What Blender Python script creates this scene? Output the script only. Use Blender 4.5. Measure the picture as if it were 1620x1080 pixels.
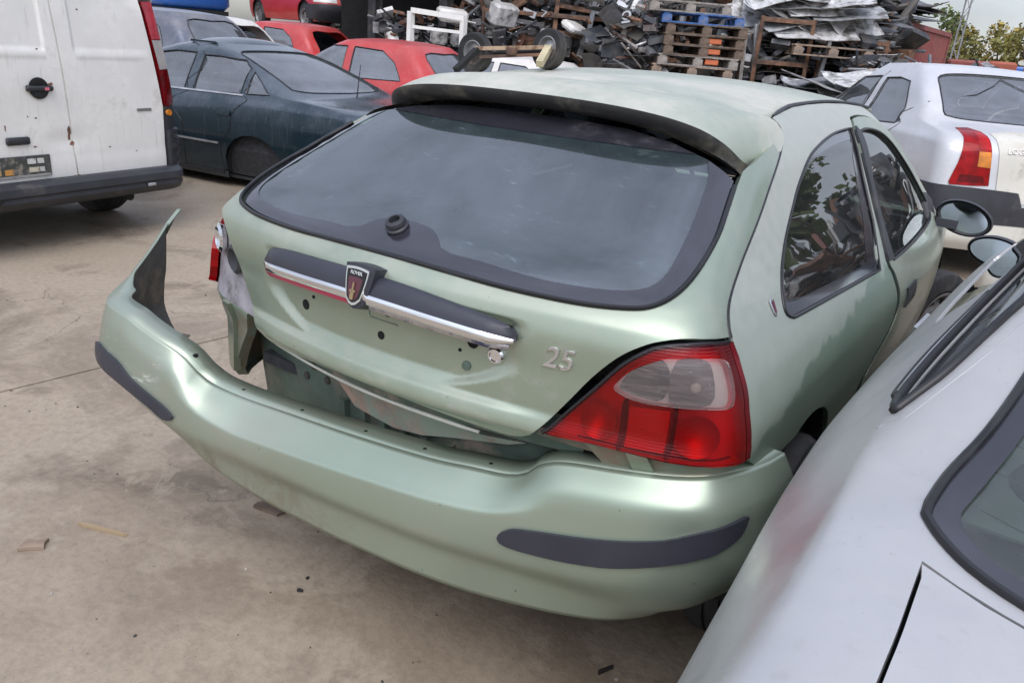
import bpy, math, random
from mathutils import Vector, Matrix
from mathutils.geometry import delaunay_2d_cdt

random.seed(11)
SC = bpy.context.scene
for _o in list(bpy.data.objects):
    bpy.data.objects.remove(_o)

# ---------------------------------------------------------------- camera
cam_d = bpy.data.cameras.new('camera')
cam = bpy.data.objects.new('camera', cam_d)
SC.collection.objects.link(cam)
cam_d.sensor_fit = 'HORIZONTAL'
cam_d.sensor_width = 36.0
cam_d.lens = 36.0 * 1243.0 / 1620.0
cam_d.clip_start = 0.02
cam_d.clip_end = 2000
CYAW, CPITCH, CROLL = .5687, .363, -.0855
fw = Vector((-math.sin(CYAW) * math.cos(CPITCH), math.cos(CYAW) * math.cos(CPITCH), -math.sin(CPITCH)))
rt = Vector((math.cos(CYAW), math.sin(CYAW), 0))
dn = fw.cross(rt)
r2 = rt * math.cos(CROLL) + dn * math.sin(CROLL)
d2 = dn * math.cos(CROLL) - rt * math.sin(CROLL)
cam.matrix_world = Matrix(((r2.x, -d2.x, -fw.x, 1.1207), (r2.y, -d2.y, -fw.y, -1.1827), (r2.z, -d2.z, -fw.z, 1.4495), (0, 0, 0, 1)))
SC.camera = cam

# ---------------------------------------------------------------- sky, sun, exposure
SUN_EL, SUN_AZ = math.radians(52), math.radians(150)      # azimuth: direction the light comes from, measured from +Y clockwise
world = bpy.data.worlds.new('World')
SC.world = world
world.use_nodes = True
wn, wl = world.node_tree.nodes, world.node_tree.links
wn.clear()
w_out = wn.new('ShaderNodeOutputWorld')
w_bg = wn.new('ShaderNodeBackground')
w_sky = wn.new('ShaderNodeTexSky')
w_sky.sky_type = 'NISHITA'
w_sky.sun_disc = False
w_sky.sun_elevation = SUN_EL
w_sky.sun_rotation = SUN_AZ
w_sky.dust_density = 1.0
w_sky.ozone_density = 1.0
w_sky.altitude = 200
w_hs = wn.new('ShaderNodeHueSaturation')
w_hs.inputs['Saturation'].default_value = .42
# overcast: the cloud deck is about three times brighter overhead than at the horizon
w_tc = wn.new('ShaderNodeTexCoord')
w_sep = wn.new('ShaderNodeSeparateXYZ')
w_mr = wn.new('ShaderNodeMapRange')
w_mr.inputs['From Min'].default_value = 0
w_mr.inputs['From Max'].default_value = 1
w_mr.inputs['To Min'].default_value = .70
w_mr.inputs['To Max'].default_value = 3.0
w_ns = wn.new('ShaderNodeTexNoise')
w_ns.inputs['Scale'].default_value = 4.5
w_ns.inputs['Detail'].default_value = 6
w_ns.inputs['Roughness'].default_value = .55
w_nr = wn.new('ShaderNodeMapRange')
w_nr.inputs['From Min'].default_value = .3
w_nr.inputs['From Max'].default_value = .7
w_nr.inputs['To Min'].default_value = .70
w_nr.inputs['To Max'].default_value = 1.27
w_mul = wn.new('ShaderNodeMath'); w_mul.operation = 'MULTIPLY'
w_vm = wn.new('ShaderNodeVectorMath'); w_vm.operation = 'SCALE'
wl.new(w_tc.outputs['Generated'], w_sep.inputs[0])
wl.new(w_tc.outputs['Generated'], w_ns.inputs['Vector'])
wl.new(w_sep.outputs['Z'], w_mr.inputs['Value'])
wl.new(w_ns.outputs['Fac'], w_nr.inputs['Value'])
wl.new(w_mr.outputs[0], w_mul.inputs[0])
wl.new(w_nr.outputs[0], w_mul.inputs[1])
wl.new(w_sky.outputs[0], w_hs.inputs['Color'])
w_tn = wn.new('ShaderNodeVectorMath'); w_tn.operation = 'MULTIPLY'; w_tn.inputs[1].default_value = (.985, .98, 1.035)
wl.new(w_hs.outputs[0], w_tn.inputs[0])
wl.new(w_tn.outputs[0], w_vm.inputs[0])
wl.new(w_mul.outputs[0], w_vm.inputs['Scale'])
wl.new(w_vm.outputs[0], w_bg.inputs['Color'])
w_bg.inputs['Strength'].default_value = .11
wl.new(w_bg.outputs[0], w_out.inputs['Surface'])

sun_d = bpy.data.lights.new('sun', 'SUN')
sun_d.energy = 1.1
sun_d.angle = math.radians(50)
sun_d.color = (1, .97, .93)
sun = bpy.data.objects.new('sun', sun_d)
SC.collection.objects.link(sun)
_sd = Vector((math.sin(SUN_AZ) * math.cos(SUN_EL), math.cos(SUN_AZ) * math.cos(SUN_EL), math.sin(SUN_EL)))
sun.rotation_euler = _sd.to_track_quat('Z', 'Y').to_euler()
sun.location = (0, 0, 20)

SC.view_settings.view_transform = 'Standard'
SC.view_settings.look = 'None'
SC.view_settings.gamma = 1
SC.view_settings.exposure = 0.44
SC.view_settings.use_curve_mapping = False
SC.render.engine = 'CYCLES'
SC.cycles.max_bounces = 8
SC.cycles.transparent_max_bounces = 16
SC.cycles.use_denoising = True

# ---------------------------------------------------------------- object helpers
COL = SC.collection
def tag(o, label=None, cat=None, group=None, kind=None):
    if label: o['label'] = label
    if cat: o['category'] = cat
    if group: o['group'] = group
    if kind: o['kind'] = kind
    return o
def empty(name, loc=(0, 0, 0), rz=0, parent=None, rot=None):
    o = bpy.data.objects.new(name, None)
    COL.objects.link(o)
    o.location = loc
    o.rotation_euler = rot if rot else (0, 0, rz)
    o.empty_display_size = .1
    if parent: o.parent = parent
    return o
def link(name, me, parent=None, loc=None, rot=None, scale=None):
    o = bpy.data.objects.new(name, me)
    COL.objects.link(o)
    if parent: o.parent = parent
    if loc is not None: o.location = loc
    if rot is not None: o.rotation_euler = rot
    if scale is not None: o.scale = scale
    return o
def copy_tree(o, parent=None):
    c = o.copy()
    COL.objects.link(c)
    c.parent = parent
    for ch in list(o.children):
        copy_tree(ch, c)
    return c
def sharpen(me, deg):
    """smooth shading with edges sharper than deg kept hard"""
    for p in me.polygons: p.use_smooth = True
    me.set_sharp_from_angle(angle=math.radians(deg))
class MB:
    """collects shapes into one mesh"""
    def __init__(s): s.v, s.f, s.m = [], [], []
    def add(s, v, f, mi=0):
        b = len(s.v)
        s.v += [tuple(p) for p in v]
        s.f += [tuple(b + i for i in q) for q in f]
        s.m += [mi] * len(f)
        return s
    def box(s, c, d, rot=None, mi=0, bev=0):
        x, y, z = d[0] / 2, d[1] / 2, d[2] / 2
        if bev <= 0:
            vs = [Vector((a * x, b * y, e * z)) for e in (-1, 1) for b in (-1, 1) for a in (-1, 1)]
            fs = [(0, 2, 3, 1), (4, 5, 7, 6), (0, 1, 5, 4), (2, 6, 7, 3), (0, 4, 6, 2), (1, 3, 7, 5)]
        else:
            b_ = min(bev, x * .9, y * .9, z * .9)
            vs, fs = [], []
            rings = [(-z, b_), (-z + b_, 0), (z - b_, 0), (z, b_)]
            for zz, ins in rings:
                X, Y = x - ins, y - ins
                B = b_ if ins == 0 else b_ * .4
                for px, py in ((X - B, -Y), (X, -Y + B), (X, Y - B), (X - B, Y), (-X + B, Y), (-X, Y - B), (-X, -Y + B), (-X + B, -Y)):
                    vs.append(Vector((px, py, zz)))
            for k in range(3):
                for i in range(8):
                    j = (i + 1) % 8
                    fs.append((k * 8 + i, k * 8 + j, k * 8 + 8 + j, k * 8 + 8 + i))
            fs.append(tuple(range(7, -1, -1)))
            fs.append(tuple(range(24, 32)))
        R = rot if rot is not None else Matrix.Identity(3)
        if not isinstance(R, Matrix):
            from mathutils import Euler
            R = Euler(R).to_matrix()
        cc = Vector(c)
        return s.add([R @ p + cc for p in vs], fs, mi)
    def bar(s, a, b, r=.02, n=8, r2=None, mi=0, caps=True):
        a, b = Vector(a), Vector(b)
        r2 = r if r2 is None else r2
        d = (b - a)
        if d.length < 1e-6: return s
        q = d.to_track_quat('Z', 'Y').to_matrix()
        vs = []
        for p, rr in ((a, r), (b, r2)):
            for i in range(n):
                t = 2 * math.pi * i / n
                vs.append(p + q @ Vector((rr * math.cos(t), rr * math.sin(t), 0)))
        fs = [(i, (i + 1) % n, n + (i + 1) % n, n + i) for i in range(n)]
        if caps: fs += [tuple(range(n - 1, -1, -1)), tuple(range(n, 2 * n))]
        return s.add(vs, fs, mi)
    def beam(s, a, b, w=.05, h=.05, mi=0, up=(0, 0, 1)):
        """rectangular bar from a to b"""
        a, b = Vector(a), Vector(b)
        d = (b - a); L = d.length; d.normalize()
        u = Vector(up); sd = d.cross(u)
        if sd.length < 1e-4: sd = d.cross(Vector((1, 0, 0)))
        sd.normalize(); u = sd.cross(d)
        vs = [p + sd * (x * w / 2) + u * (y * h / 2) for p in (a, b) for x, y in ((-1, -1), (1, -1), (1, 1), (-1, 1))]
        fs = [(0, 1, 5, 4), (1, 2, 6, 5), (2, 3, 7, 6), (3, 0, 4, 7), (3, 2, 1, 0), (4, 5, 6, 7)]
        return s.add(vs, fs, mi)
    def tube(s, pts, r=.01, n=8, mi=0, closed=False):
        pts = [Vector(p) for p in pts]; N = len(pts)
        vs, fs = [], []
        prev = None
        for i in range(N):
            d = (pts[(i + 1) % N] - pts[i - 1]) if closed else (pts[min(i + 1, N - 1)] - pts[max(i - 1, 0)])
            d.normalize()
            if prev is None:
                sd = d.cross(Vector((0, 0, 1)))
                if sd.length < 1e-3: sd = d.cross(Vector((1, 0, 0)))
            else:
                sd = prev - d * prev.dot(d)
            sd.normalize(); prev = sd; u = sd.cross(d)
            rr = r[i] if isinstance(r, (list, tuple)) else r
            for k in range(n):
                t = 2 * math.pi * k / n
                vs.append(pts[i] + sd * (rr * math.cos(t)) + u * (rr * math.sin(t)))
        for i in range(N if closed else N - 1):
            j = (i + 1) % N
            for k in range(n):
                l = (k + 1) % n
                fs.append((i * n + k, i * n + l, j * n + l, j * n + k))
        if not closed: fs += [tuple(range(n - 1, -1, -1)), tuple(range((N - 1) * n, N * n))]
        return s.add(vs, fs, mi)
    def lathe(s, prof, c=(0, 0, 0), axis='Z', n=24, mi=0, M=None, close=False):
        """prof: (radius, height) pairs turned about the axis"""
        vs, fs = [], []
        for r, h in prof:
            for i in range(n):
                t = 2 * math.pi * i / n
                p = (r * math.cos(t), r * math.sin(t), h)
                if axis == 'X': p = (p[2], p[0], p[1])
                elif axis == 'Y': p = (p[1], p[2], p[0])
                p = Vector(p)
                if M is not None: p = M @ p
                vs.append(p + Vector(c))
        k = len(prof)
        for j in range(k - 1 if not close else k):
            j2 = (j + 1) % k
            for i in range(n):
                l = (i + 1) % n
                fs.append((j * n + i, j * n + l, j2 * n + l, j2 * n + i))
        return s.add(vs, fs, mi)
    def grid(s, rows, mi=0, closed=False, flip=False):
        n = len(rows[0]); vs = [p for r in rows for p in r]; fs = []
        for i in range(len(rows) - 1):
            for k in range(n if closed else n - 1):
                l = (k + 1) % n
                q = (i * n + k, i * n + l, (i + 1) * n + l, (i + 1) * n + k)
                fs.append(q[::-1] if flip else q)
        return s.add(vs, fs, mi)
    def poly(s, pts, d, mi=0):
        """prism from polygon pts pushed along vector d"""
        n = len(pts); d = Vector(d)
        vs = [Vector(p) for p in pts] + [Vector(p) + d for p in pts]
        fs = [tuple(range(n)), tuple(range(2 * n - 1, n - 1, -1))] + [(i, n + i, n + (i + 1) % n, (i + 1) % n) for i in range(n)]
        return s.add(vs, fs, mi)
    def mesh(s, name, mats, smooth=None):
        me = bpy.data.meshes.new(name)
        me.from_pydata(s.v, [], s.f)
        for m in (mats if isinstance(mats, (list, tuple)) else [mats]): me.materials.append(m)
        if len(set(s.m)) > 1: me.polygons.foreach_set('material_index', s.m)
        me.validate()
        if smooth is not None: sharpen(me, smooth)
        me.update()
        return me
    def build(s, name, mats, parent=None, smooth=None, loc=None, rot=None):
        return link(name, s.mesh(name, mats, smooth), parent, loc, rot)

# ---------------------------------------------------------------- curves and surfaces
def cr(P, t):
    n = len(P) - 1; t = min(max(t, 0), n - 1e-9); i = int(t); u = t - i
    p0 = P[max(i - 1, 0)]; p1 = P[i]; p2 = P[i + 1]; p3 = P[min(i + 2, n)]
    return tuple(.5 * (2 * b + (c - a) * u + (2 * a - 5 * b + 4 * c - d) * u * u + (3 * b - a - 3 * c + d) * u ** 3) for a, b, c, d in zip(p0, p1, p2, p3))
def resamp(P, n):
    """n+1 points on a smooth curve through P, evenly spaced by length"""
    F = [cr(P, i * (len(P) - 1) / (20. * (len(P) - 1))) for i in range(20 * (len(P) - 1) + 1)]
    L = [0.]
    for a, b in zip(F, F[1:]): L.append(L[-1] + math.dist(a, b))
    out = []; j = 0
    for i in range(n + 1):
        t = L[-1] * i / n
        while j < len(L) - 2 and L[j + 1] < t: j += 1
        u = (t - L[j]) / max(L[j + 1] - L[j], 1e-12)
        out.append(tuple(a + (b - a) * u for a, b in zip(F[j], F[j + 1])))
    return out
def smooth_open(P, k=4):
    return [cr(P, i / k) for i in range(k * (len(P) - 1) + 1)]
def smooth_closed(P, k=4):
    n = len(P); Q = [P[-1]] + list(P) + [P[0], P[1]]
    out = []
    for i in range(n):
        for j in range(k):
            out.append(cr(Q[i:i + 4], 1 + j / k))
    return out
def mir(P): return [(-p[0], p[1]) for p in P]
def pchip(tab):
    xs=[t[0] for t in tab];ys=[t[1] for t in tab];n=len(xs)
    h=[xs[i+1]-xs[i] for i in range(n-1)];d=[(ys[i+1]-ys[i])/h[i] for i in range(n-1)]
    m=[0.]*n
    for i in range(1,n-1):
        if d[i-1]*d[i]>0:
            w1=2*h[i]+h[i-1];w2=h[i]+2*h[i-1];m[i]=(w1+w2)/(w1/d[i-1]+w2/d[i])
    m[0]=d[0];m[-1]=d[-1]
    def f(x):
        if x<=xs[0]: return ys[0]+m[0]*(x-xs[0])
        if x>=xs[-1]: return ys[-1]+m[-1]*(x-xs[-1])
        lo=0
        while x>xs[lo+1]: lo+=1
        t=(x-xs[lo])/h[lo];t2=t*t;t3=t2*t
        return (2*t3-3*t2+1)*ys[lo]+(t3-2*t2+t)*h[lo]*m[lo]+(-2*t3+3*t2)*ys[lo+1]+(t3-t2)*h[lo]*m[lo+1]
    return f
class Hull:
    """closed car hull: horizontal sections with rounded corners. a in [-3,3]: 0 rear centre, 1..2 side, 3 front centre"""
    def __init__(s,w,yr,yf,Dr,Df,nr,nf,br,bf,sc=None):
        s.w,s.yr,s.yf=pchip(w),pchip(yr),pchip(yf)
        s.Dr,s.Df=Dr,Df;s.nr,s.nf,s.br,s.bf=nr,nf,br,bf
        s.sc=pchip(sc) if sc else (lambda y:1.)
    def pt(s,a,z):
        sg=-1. if a<0 else 1.;a=abs(a);w=s.w(z);yr=s.yr(z);yf=s.yf(z)
        if a<1: 
            f=a*math.pi/2;S=math.sin(f);Cc=math.cos(f);n=s.nr;D=s.Dr
            r=((S/w)**n+(Cc/D)**n)**(-1/n);x=r*S;pass
            y=yr+D-r*Cc+s.br*x*x*1.06*Cc/math.sqrt(Cc+.1)
        elif a<=2: x=w;y=yr+s.Dr+(yf-s.Df-yr-s.Dr)*(a-1)
        else:
            f=(3-a)*math.pi/2;S=math.sin(f);Cc=max(0,math.cos(f));n=s.nf;D=s.Df
            r=((S/w)**n+(Cc/D)**n)**(-1/n);x=r*S;y=yf-D+r*Cc-s.bf*x*x*1.06*Cc/math.sqrt(Cc+.1)
        return (sg*x*s.sc(y),y,z)
    def nrm(s,a,z,e=1e-3):
        p=[s.pt(a+e,z),s.pt(a-e,z),s.pt(a,z+e),s.pt(a,z-e)]
        u=[p[0][i]-p[1][i] for i in range(3)];v=[p[2][i]-p[3][i] for i in range(3)]
        n=[u[1]*v[2]-u[2]*v[1],u[2]*v[0]-u[0]*v[2],u[0]*v[1]-u[1]*v[0]]
        l=math.sqrt(sum(c*c for c in n)) or 1
        return tuple(c/l for c in n)
GREEN=dict(
 w=[(.18,.73),(.35,.785),(.5,.815),(.65,.83),(.75,.83),(.85,.805),(.93,.765),(1.04,.70),(1.15,.64),(1.24,.588),(1.29,.550),(1.322,.520),(1.35,.49),(1.37,.45)],
 yr=[(.18,.07),(.3,.03),(.6,.01),(.66,.005),(.70,-.01),(.73,-.02),(.78,-.01),(.85,-.01),(.92,-.015),(.97,-.005),(1.01,.03),(1.05,.09),(1.15,.29),(1.28,.57),(1.345,.75),(1.37,.87)],
 yf=[(.18,3.7),(.5,3.88),(.66,3.82),(.78,3.45),(.86,3.05),(.9,2.85),(1.0,2.72),(1.15,2.48),(1.30,2.2),(1.37,2.05)],
 Dr=.38,Df=.3,nr=9,nf=5,br=.3,bf=.25,
 sc=[(0,.955),(.3,.955),(.7,.965),(1.2,.99),(1.7,1.015),(2.2,1.03),(2.6,1.01),(3.0,.97),(3.8,.90)])
SILVER=dict(
 w=[(.2,.78),(.4,.82),(.6,.84),(.7,.84),(.8,.825),(.88,.785),(.95,.735),(1.0,.70),(1.05,.665),(1.12,.62),(1.22,.56),(1.32,.49),(1.38,.40)],
 yr=[(.2,.12),(.35,.03),(.6,0),(.78,.01),(.86,.03),(.91,.08),(.94,.17),(.97,.35),(.985,.50),(1.0,.60),(1.1,.86),(1.2,1.12),(1.32,1.45),(1.38,1.65)],
 yf=[(.2,4.1),(.5,4.25),(.7,4.2),(.8,3.9),(.9,3.3),(.95,3.05),(1.05,2.85),(1.2,2.55),(1.32,2.25),(1.38,2.05)],
 Dr=.45,Df=.5,nr=5,nf=4,br=.15,bf=.15,
 sc=[(0,.86),(.4,.885),(.63,.915),(1.0,.965),(1.3,.99),(1.8,1.),(2.6,1.),(3.5,.97),(4.2,.93)])
SIL_O=(1.638,-.998);SIL_RZ=-.06
def hull_inv(H, y, z, side=1):
    """a for a side point at given y, z"""
    lo, hi = 0., 3.
    for _ in range(40):
        m = (lo + hi) / 2
        if H.pt(m, z)[1] < y: lo = m
        else: hi = m
    return side * (lo + hi) / 2
def hull_invx(H, x, z, front=False):
    """a for a rear (or front) point at given x, z"""
    s = 1 if x >= 0 else -1; x = abs(x)
    lo, hi = (0., 1.) if not front else (2., 3.)
    for _ in range(40):
        m = (lo + hi) / 2
        if (H.pt(m, z)[0] < x) != front: lo = m
        else: hi = m
    return s * (lo + hi) / 2
def in_poly(p, P):
    x, y = p; c = False; j = len(P) - 1
    for i in range(len(P)):
        xi, yi = P[i]; xj, yj = P[j]
        if (yi > y) != (yj > y) and x < (xj - xi) * (y - yi) / (yj - yi) + xi: c = not c
        j = i
    return c
def panel(name, H, outer, holes=(), da=.05, dz=.03, off=0., rim=.012, mats=None, parent=None, disp=None, inset=0., cn=True):
    """a sheet cut from the surface H.pt(a, z) along outer, with holes, real edges of depth rim"""
    S = (1 / da, 1 / dz)
    def dens(P):
        out = []
        for i in range(len(P)):
            a, b = P[i], P[(i + 1) % len(P)]
            n = max(1, int(math.hypot((b[0] - a[0]) * S[0], (b[1] - a[1]) * S[1])))
            for k in range(n): out.append((a[0] + (b[0] - a[0]) * k / n, a[1] + (b[1] - a[1]) * k / n))
        return out
    def ins(P, d):
        if d == 0: return P
        n = len(P); area = sum(P[i - 1][0] * P[i][1] - P[i][0] * P[i - 1][1] for i in range(n)); sg = 1 if area > 0 else -1
        out = []
        for i in range(n):
            a, b, c = P[i - 1], P[i], P[(i + 1) % n]
            tx, ty = c[0] - a[0], c[1] - a[1]; l = math.hypot(tx, ty) or 1
            out.append((b[0] - sg * ty / l * d, b[1] + sg * tx / l * d))
        return out
    loops = [dens(ins(list(outer), inset))] + [dens(ins(list(h), -inset if inset else 0)) for h in holes]
    V, E = [], []
    for L in loops:
        b = len(V)
        V += L
        E += [(b + i, b + (i + 1) % len(L)) for i in range(len(L))]
    xs = [p[0] for p in loops[0]]; ys = [p[1] for p in loops[0]]
    nb = len(V)
    x0, x1, y0, y1 = min(xs), max(xs), min(ys), max(ys)
    cell = {}
    for p in V: cell.setdefault((int(p[0] / da), int(p[1] / dz)), []).append(p)
    j = 0; yy = y0 + dz * .5
    while yy < y1:
        xx = x0 + da * (.5 if j % 2 else .05)
        while xx < x1:
            q = (xx, yy)
            if in_poly(q, loops[0]) and not any(in_poly(q, h) for h in loops[1:]):
                ci, cj = int(xx / da), int(yy / dz)
                near = False
                for u in (-1, 0, 1):
                    for v in (-1, 0, 1):
                        for p in cell.get((ci + u, cj + v), ()):
                            if ((p[0] - xx) / da) ** 2 + ((p[1] - yy) / dz) ** 2 < .3: near = True
                if not near: V.append(q)
            xx += da
        yy += dz * .9; j += 1
    vv, ee, ff, ov, oe, of = delaunay_2d_cdt([Vector((p[0] * S[0], p[1] * S[1])) for p in V], E, [], 0, 1e-5)
    P2 = [(v.x / S[0], v.y / S[1]) for v in vv]
    tris = []
    for f in ff:
        c = (sum(P2[i][0] for i in f) / 3, sum(P2[i][1] for i in f) / 3)
        if in_poly(c, loops[0]) and not any(in_poly(c, h) for h in loops[1:]):
            a, b, d = (P2[i] for i in f)
            if (b[0] - a[0]) * (d[1] - a[1]) - (b[1] - a[1]) * (d[0] - a[0]) < 0: f = f[::-1]
            tris.append(tuple(f))
    def spt(a, z, o=0.):
        p = Vector(H.pt(a, z))
        d = off + o + (disp(a, z) if disp else 0)
        if d: p += Vector(H.nrm(a, z)) * d
        return p
    def snr(a, z):
        if not disp: return Vector(H.nrm(a, z))
        e = 2e-3
        n = (spt(a + e, z) - spt(a - e, z)).cross(spt(a, z + e) - spt(a, z - e))
        return n.normalized()
    pts = [spt(*p) for p in P2]; nr = [snr(*p) for p in P2]
    # boundary edges
    cnt = {}
    for f in tris:
        for i in range(3):
            cnt[(f[i], f[(i + 1) % 3])] = 1
    bnd = [e for e in cnt if (e[1], e[0]) not in cnt]
    verts = list(pts); faces = list(tris)
    if rim:
        rid = {}
        for e in bnd:
            for i in e:
                if i not in rid:
                    rid[i] = len(verts); verts += [pts[i], pts[i] - nr[i] * rim]
        for a, b in bnd:
            faces.append((rid[b], rid[a], rid[a] + 1, rid[b] + 1))
    me = bpy.data.meshes.new(name)
    me.from_pydata(verts, [], faces)
    me.materials.append(mats)
    for q in me.polygons: q.use_smooth = True
    if cn:
        ln = [tuple(nr[i]) for f in tris for i in f]
        for f in faces[len(tris):]:
            n = (verts[f[1]] - verts[f[0]]).cross(verts[f[3]] - verts[f[0]])
            ln += [tuple(n.normalized()) if n.length > 1e-12 else (0, 0, 1)] * 4
        if len(me.loops) == len(ln): me.normals_split_custom_set(ln)
    me.update()
    return link(name, me, parent)
def loft(name, curves, nu, nv, mat, parent=None, thick=0., smooth=40, flip=False):
    """smooth sheet through a list of curves"""
    C = [resamp(c, nu) for c in curves]
    rows = []
    for j in range(nv + 1):
        t = (len(C) - 1) * j / nv
        rows.append([cr([c[i] for c in C], t) for i in range(nu + 1)])
    m = MB()
    m.grid(rows, flip=flip)
    o = m.build(name, mat, parent, smooth)
    if thick:
        md = o.modifiers.new('thick', 'SOLIDIFY'); md.thickness = thick; md.offset = -1
    return o
# ---------------------------------------------------------------- materials
def nt(name):
    m = bpy.data.materials.new(name)
    m.use_nodes = True
    t = m.node_tree
    b = t.nodes['Principled BSDF']
    return m, t, b
def N(t, kind, **kw):
    n = t.nodes.new(kind)
    for k, v in kw.items():
        if k in n.inputs.keys(): n.inputs[k].default_value = v
        else: setattr(n, k, v)
    return n
def noise(t, scale, detail=4, rough=.55, vec=None, dist=0.):
    n = N(t, 'ShaderNodeTexNoise')
    n.inputs['Scale'].default_value = scale
    n.inputs['Detail'].default_value = detail
    n.inputs['Roughness'].default_value = rough
    n.inputs['Distortion'].default_value = dist
    if vec is not None: t.links.new(vec, n.inputs['Vector'])
    return n.outputs['Fac']
def ramp(t, src, a, b, lo=0., hi=1.):
    n = N(t, 'ShaderNodeMapRange')
    n.interpolation_type = 'SMOOTHSTEP'
    t.links.new(src, n.inputs['Value'])
    for k, v in (('From Min', a), ('From Max', b), ('To Min', lo), ('To Max', hi)): n.inputs[k].default_value = v
    return n.outputs[0]
def math_(t, op, a, b=None):
    n = N(t, 'ShaderNodeMath'); n.operation = op
    for i, x in enumerate((a, b)):
        if x is None: continue
        if isinstance(x, (int, float)): n.inputs[i].default_value = x
        else: t.links.new(x, n.inputs[i])
    return n.outputs[0]
def mixc(t, fac, a, b):
    n = N(t, 'ShaderNodeMix'); n.data_type = 'RGBA'
    for key, x in ((0, fac), (6, a), (7, b)):
        if isinstance(x, (int, float)): n.inputs[key].default_value = x
        elif isinstance(x, tuple): n.inputs[key].default_value = (*x[:3], 1)
        else: t.links.new(x, n.inputs[key])
    return n.outputs[2]
def coords(t, kind='Object'):
    return N(t, 'ShaderNodeTexCoord').outputs[kind]
def bump(t, b, h, strength=.2, dist=.01):
    n = N(t, 'ShaderNodeBump')
    n.inputs['Strength'].default_value = strength
    n.inputs['Distance'].default_value = dist
    t.links.new(h, n.inputs['Height'])
    t.links.new(n.outputs[0], b.inputs['Normal'])
def mat(name, col, rough=.5, metal=0., coat=0., var=.12, vscale=6., bmp=0., bscale=60., dirt=None, spec=.5, dscale=3., damt=.5):
    """plain surface with procedural mottling and optional dirt of its own colour"""
    m, t, b = nt(name)
    v = coords(t)
    f = noise(t, vscale, 5, .6, v)
    dk = tuple(c * (1 - var) for c in col); lt = tuple(min(1, c * (1 + var)) for c in col)
    c = mixc(t, ramp(t, f, .3, .7), dk, lt)
    r = rough
    if dirt:
        d = noise(t, dscale, 8, .65, v)
        fac = ramp(t, d, .62 - damt * .35, .78 - damt * .25)
        c = mixc(t, fac, c, dirt)
        rr = N(t, 'ShaderNodeMapRange')
        t.links.new(fac, rr.inputs['Value'])
        rr.inputs['To Min'].default_value = rough; rr.inputs['To Max'].default_value = max(.75, rough)
        t.links.new(rr.outputs[0], b.inputs['Roughness'])
    else:
        b.inputs['Roughness'].default_value = rough
    t.links.new(c, b.inputs['Base Color'])
    b.inputs['Metallic'].default_value = metal
    b.inputs['Coat Weight'].default_value = coat
    b.inputs['Coat Roughness'].default_value = .08
    b.inputs['Specular IOR Level'].default_value = spec
    if bmp: bump(t, b, noise(t, bscale, 4, .6, v), bmp, .01)
    return m
def paint(name, col, metal=.5, rough=.34, coat=.35, dust=(.42, .39, .34), dust_amt=.4, grime=None, gscale=4., gamt=.75, speck=.55, water=.10):
    """car paint, weathered: dust that settles on faces looking up, blotches where it was wiped or washed"""
    m, t, b = nt(name)
    v = coords(t, 'Object')
    f = noise(t, 3., 4, .6, v)
    c = mixc(t, ramp(t, f, .3, .7), tuple(x * .93 for x in col), tuple(min(1, x * 1.05) for x in col))
    g = N(t, 'ShaderNodeNewGeometry')
    sp = N(t, 'ShaderNodeSeparateXYZ'); t.links.new(g.outputs['Normal'], sp.inputs[0])
    up = ramp(t, sp.outputs['Z'], -.1, .8)
    n1 = ramp(t, noise(t, 2.2, 8, .62, v), .32, .62)
    n2 = ramp(t, noise(t, 40., 3, .6, v), .25, .75, .65, 1.)
    fac = math_(t, 'MULTIPLY', math_(t, 'MULTIPLY', math_(t, 'MULTIPLY', up, n1), n2), dust_amt)
    c = mixc(t, fac, c, dust)
    mt = math_(t, 'MULTIPLY', math_(t, 'SUBTRACT', 1., fac), metal)
    ro = math_(t, 'ADD', math_(t, 'MULTIPLY', fac, .45), rough)
    sk = math_(t, 'MULTIPLY', ramp(t, noise(t, 130., 2, .5, v), .70, .76), ramp(t, noise(t, 6., 4, .6, v), .42, .6, 0, speck))
    c = mixc(t, sk, c, tuple(x * .35 for x in dust))
    mp = N(t, 'ShaderNodeMapping'); mp.inputs['Scale'].default_value = (14, 14, 1.2)
    t.links.new(v, mp.inputs['Vector'])
    c = mixc(t, ramp(t, noise(t, 2.5, 5, .6, mp.outputs[0]), .56, .72, 0, .22), c, tuple(x * .8 for x in dust))
    ws = math_(t, 'MULTIPLY', ramp(t, noise(t, 17., 8, .68, v, .6), .50, .58), ramp(t, noise(t, 3.1, 3, .5, v), .40, .62, 0, water))
    c = mixc(t, ws, c, dust)
    ro = math_(t, 'ADD', ro, math_(t, 'MULTIPLY', ws, .6))
    if grime:
        gf = ramp(t, noise(t, gscale, 9, .7, v), .56, .75, 0, gamt)
        c = mixc(t, gf, c, grime)
        ro = math_(t, 'ADD', ro, math_(t, 'MULTIPLY', gf, .3))
    t.links.new(c, b.inputs['Base Color'])
    t.links.new(mt, b.inputs['Metallic'])
    t.links.new(ro, b.inputs['Roughness'])
    cw = math_(t, 'MULTIPLY', math_(t, 'SUBTRACT', 1., fac), coat)
    t.links.new(cw, b.inputs['Coat Weight'])
    b.inputs['Coat Roughness'].default_value = .1
    return m
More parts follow.
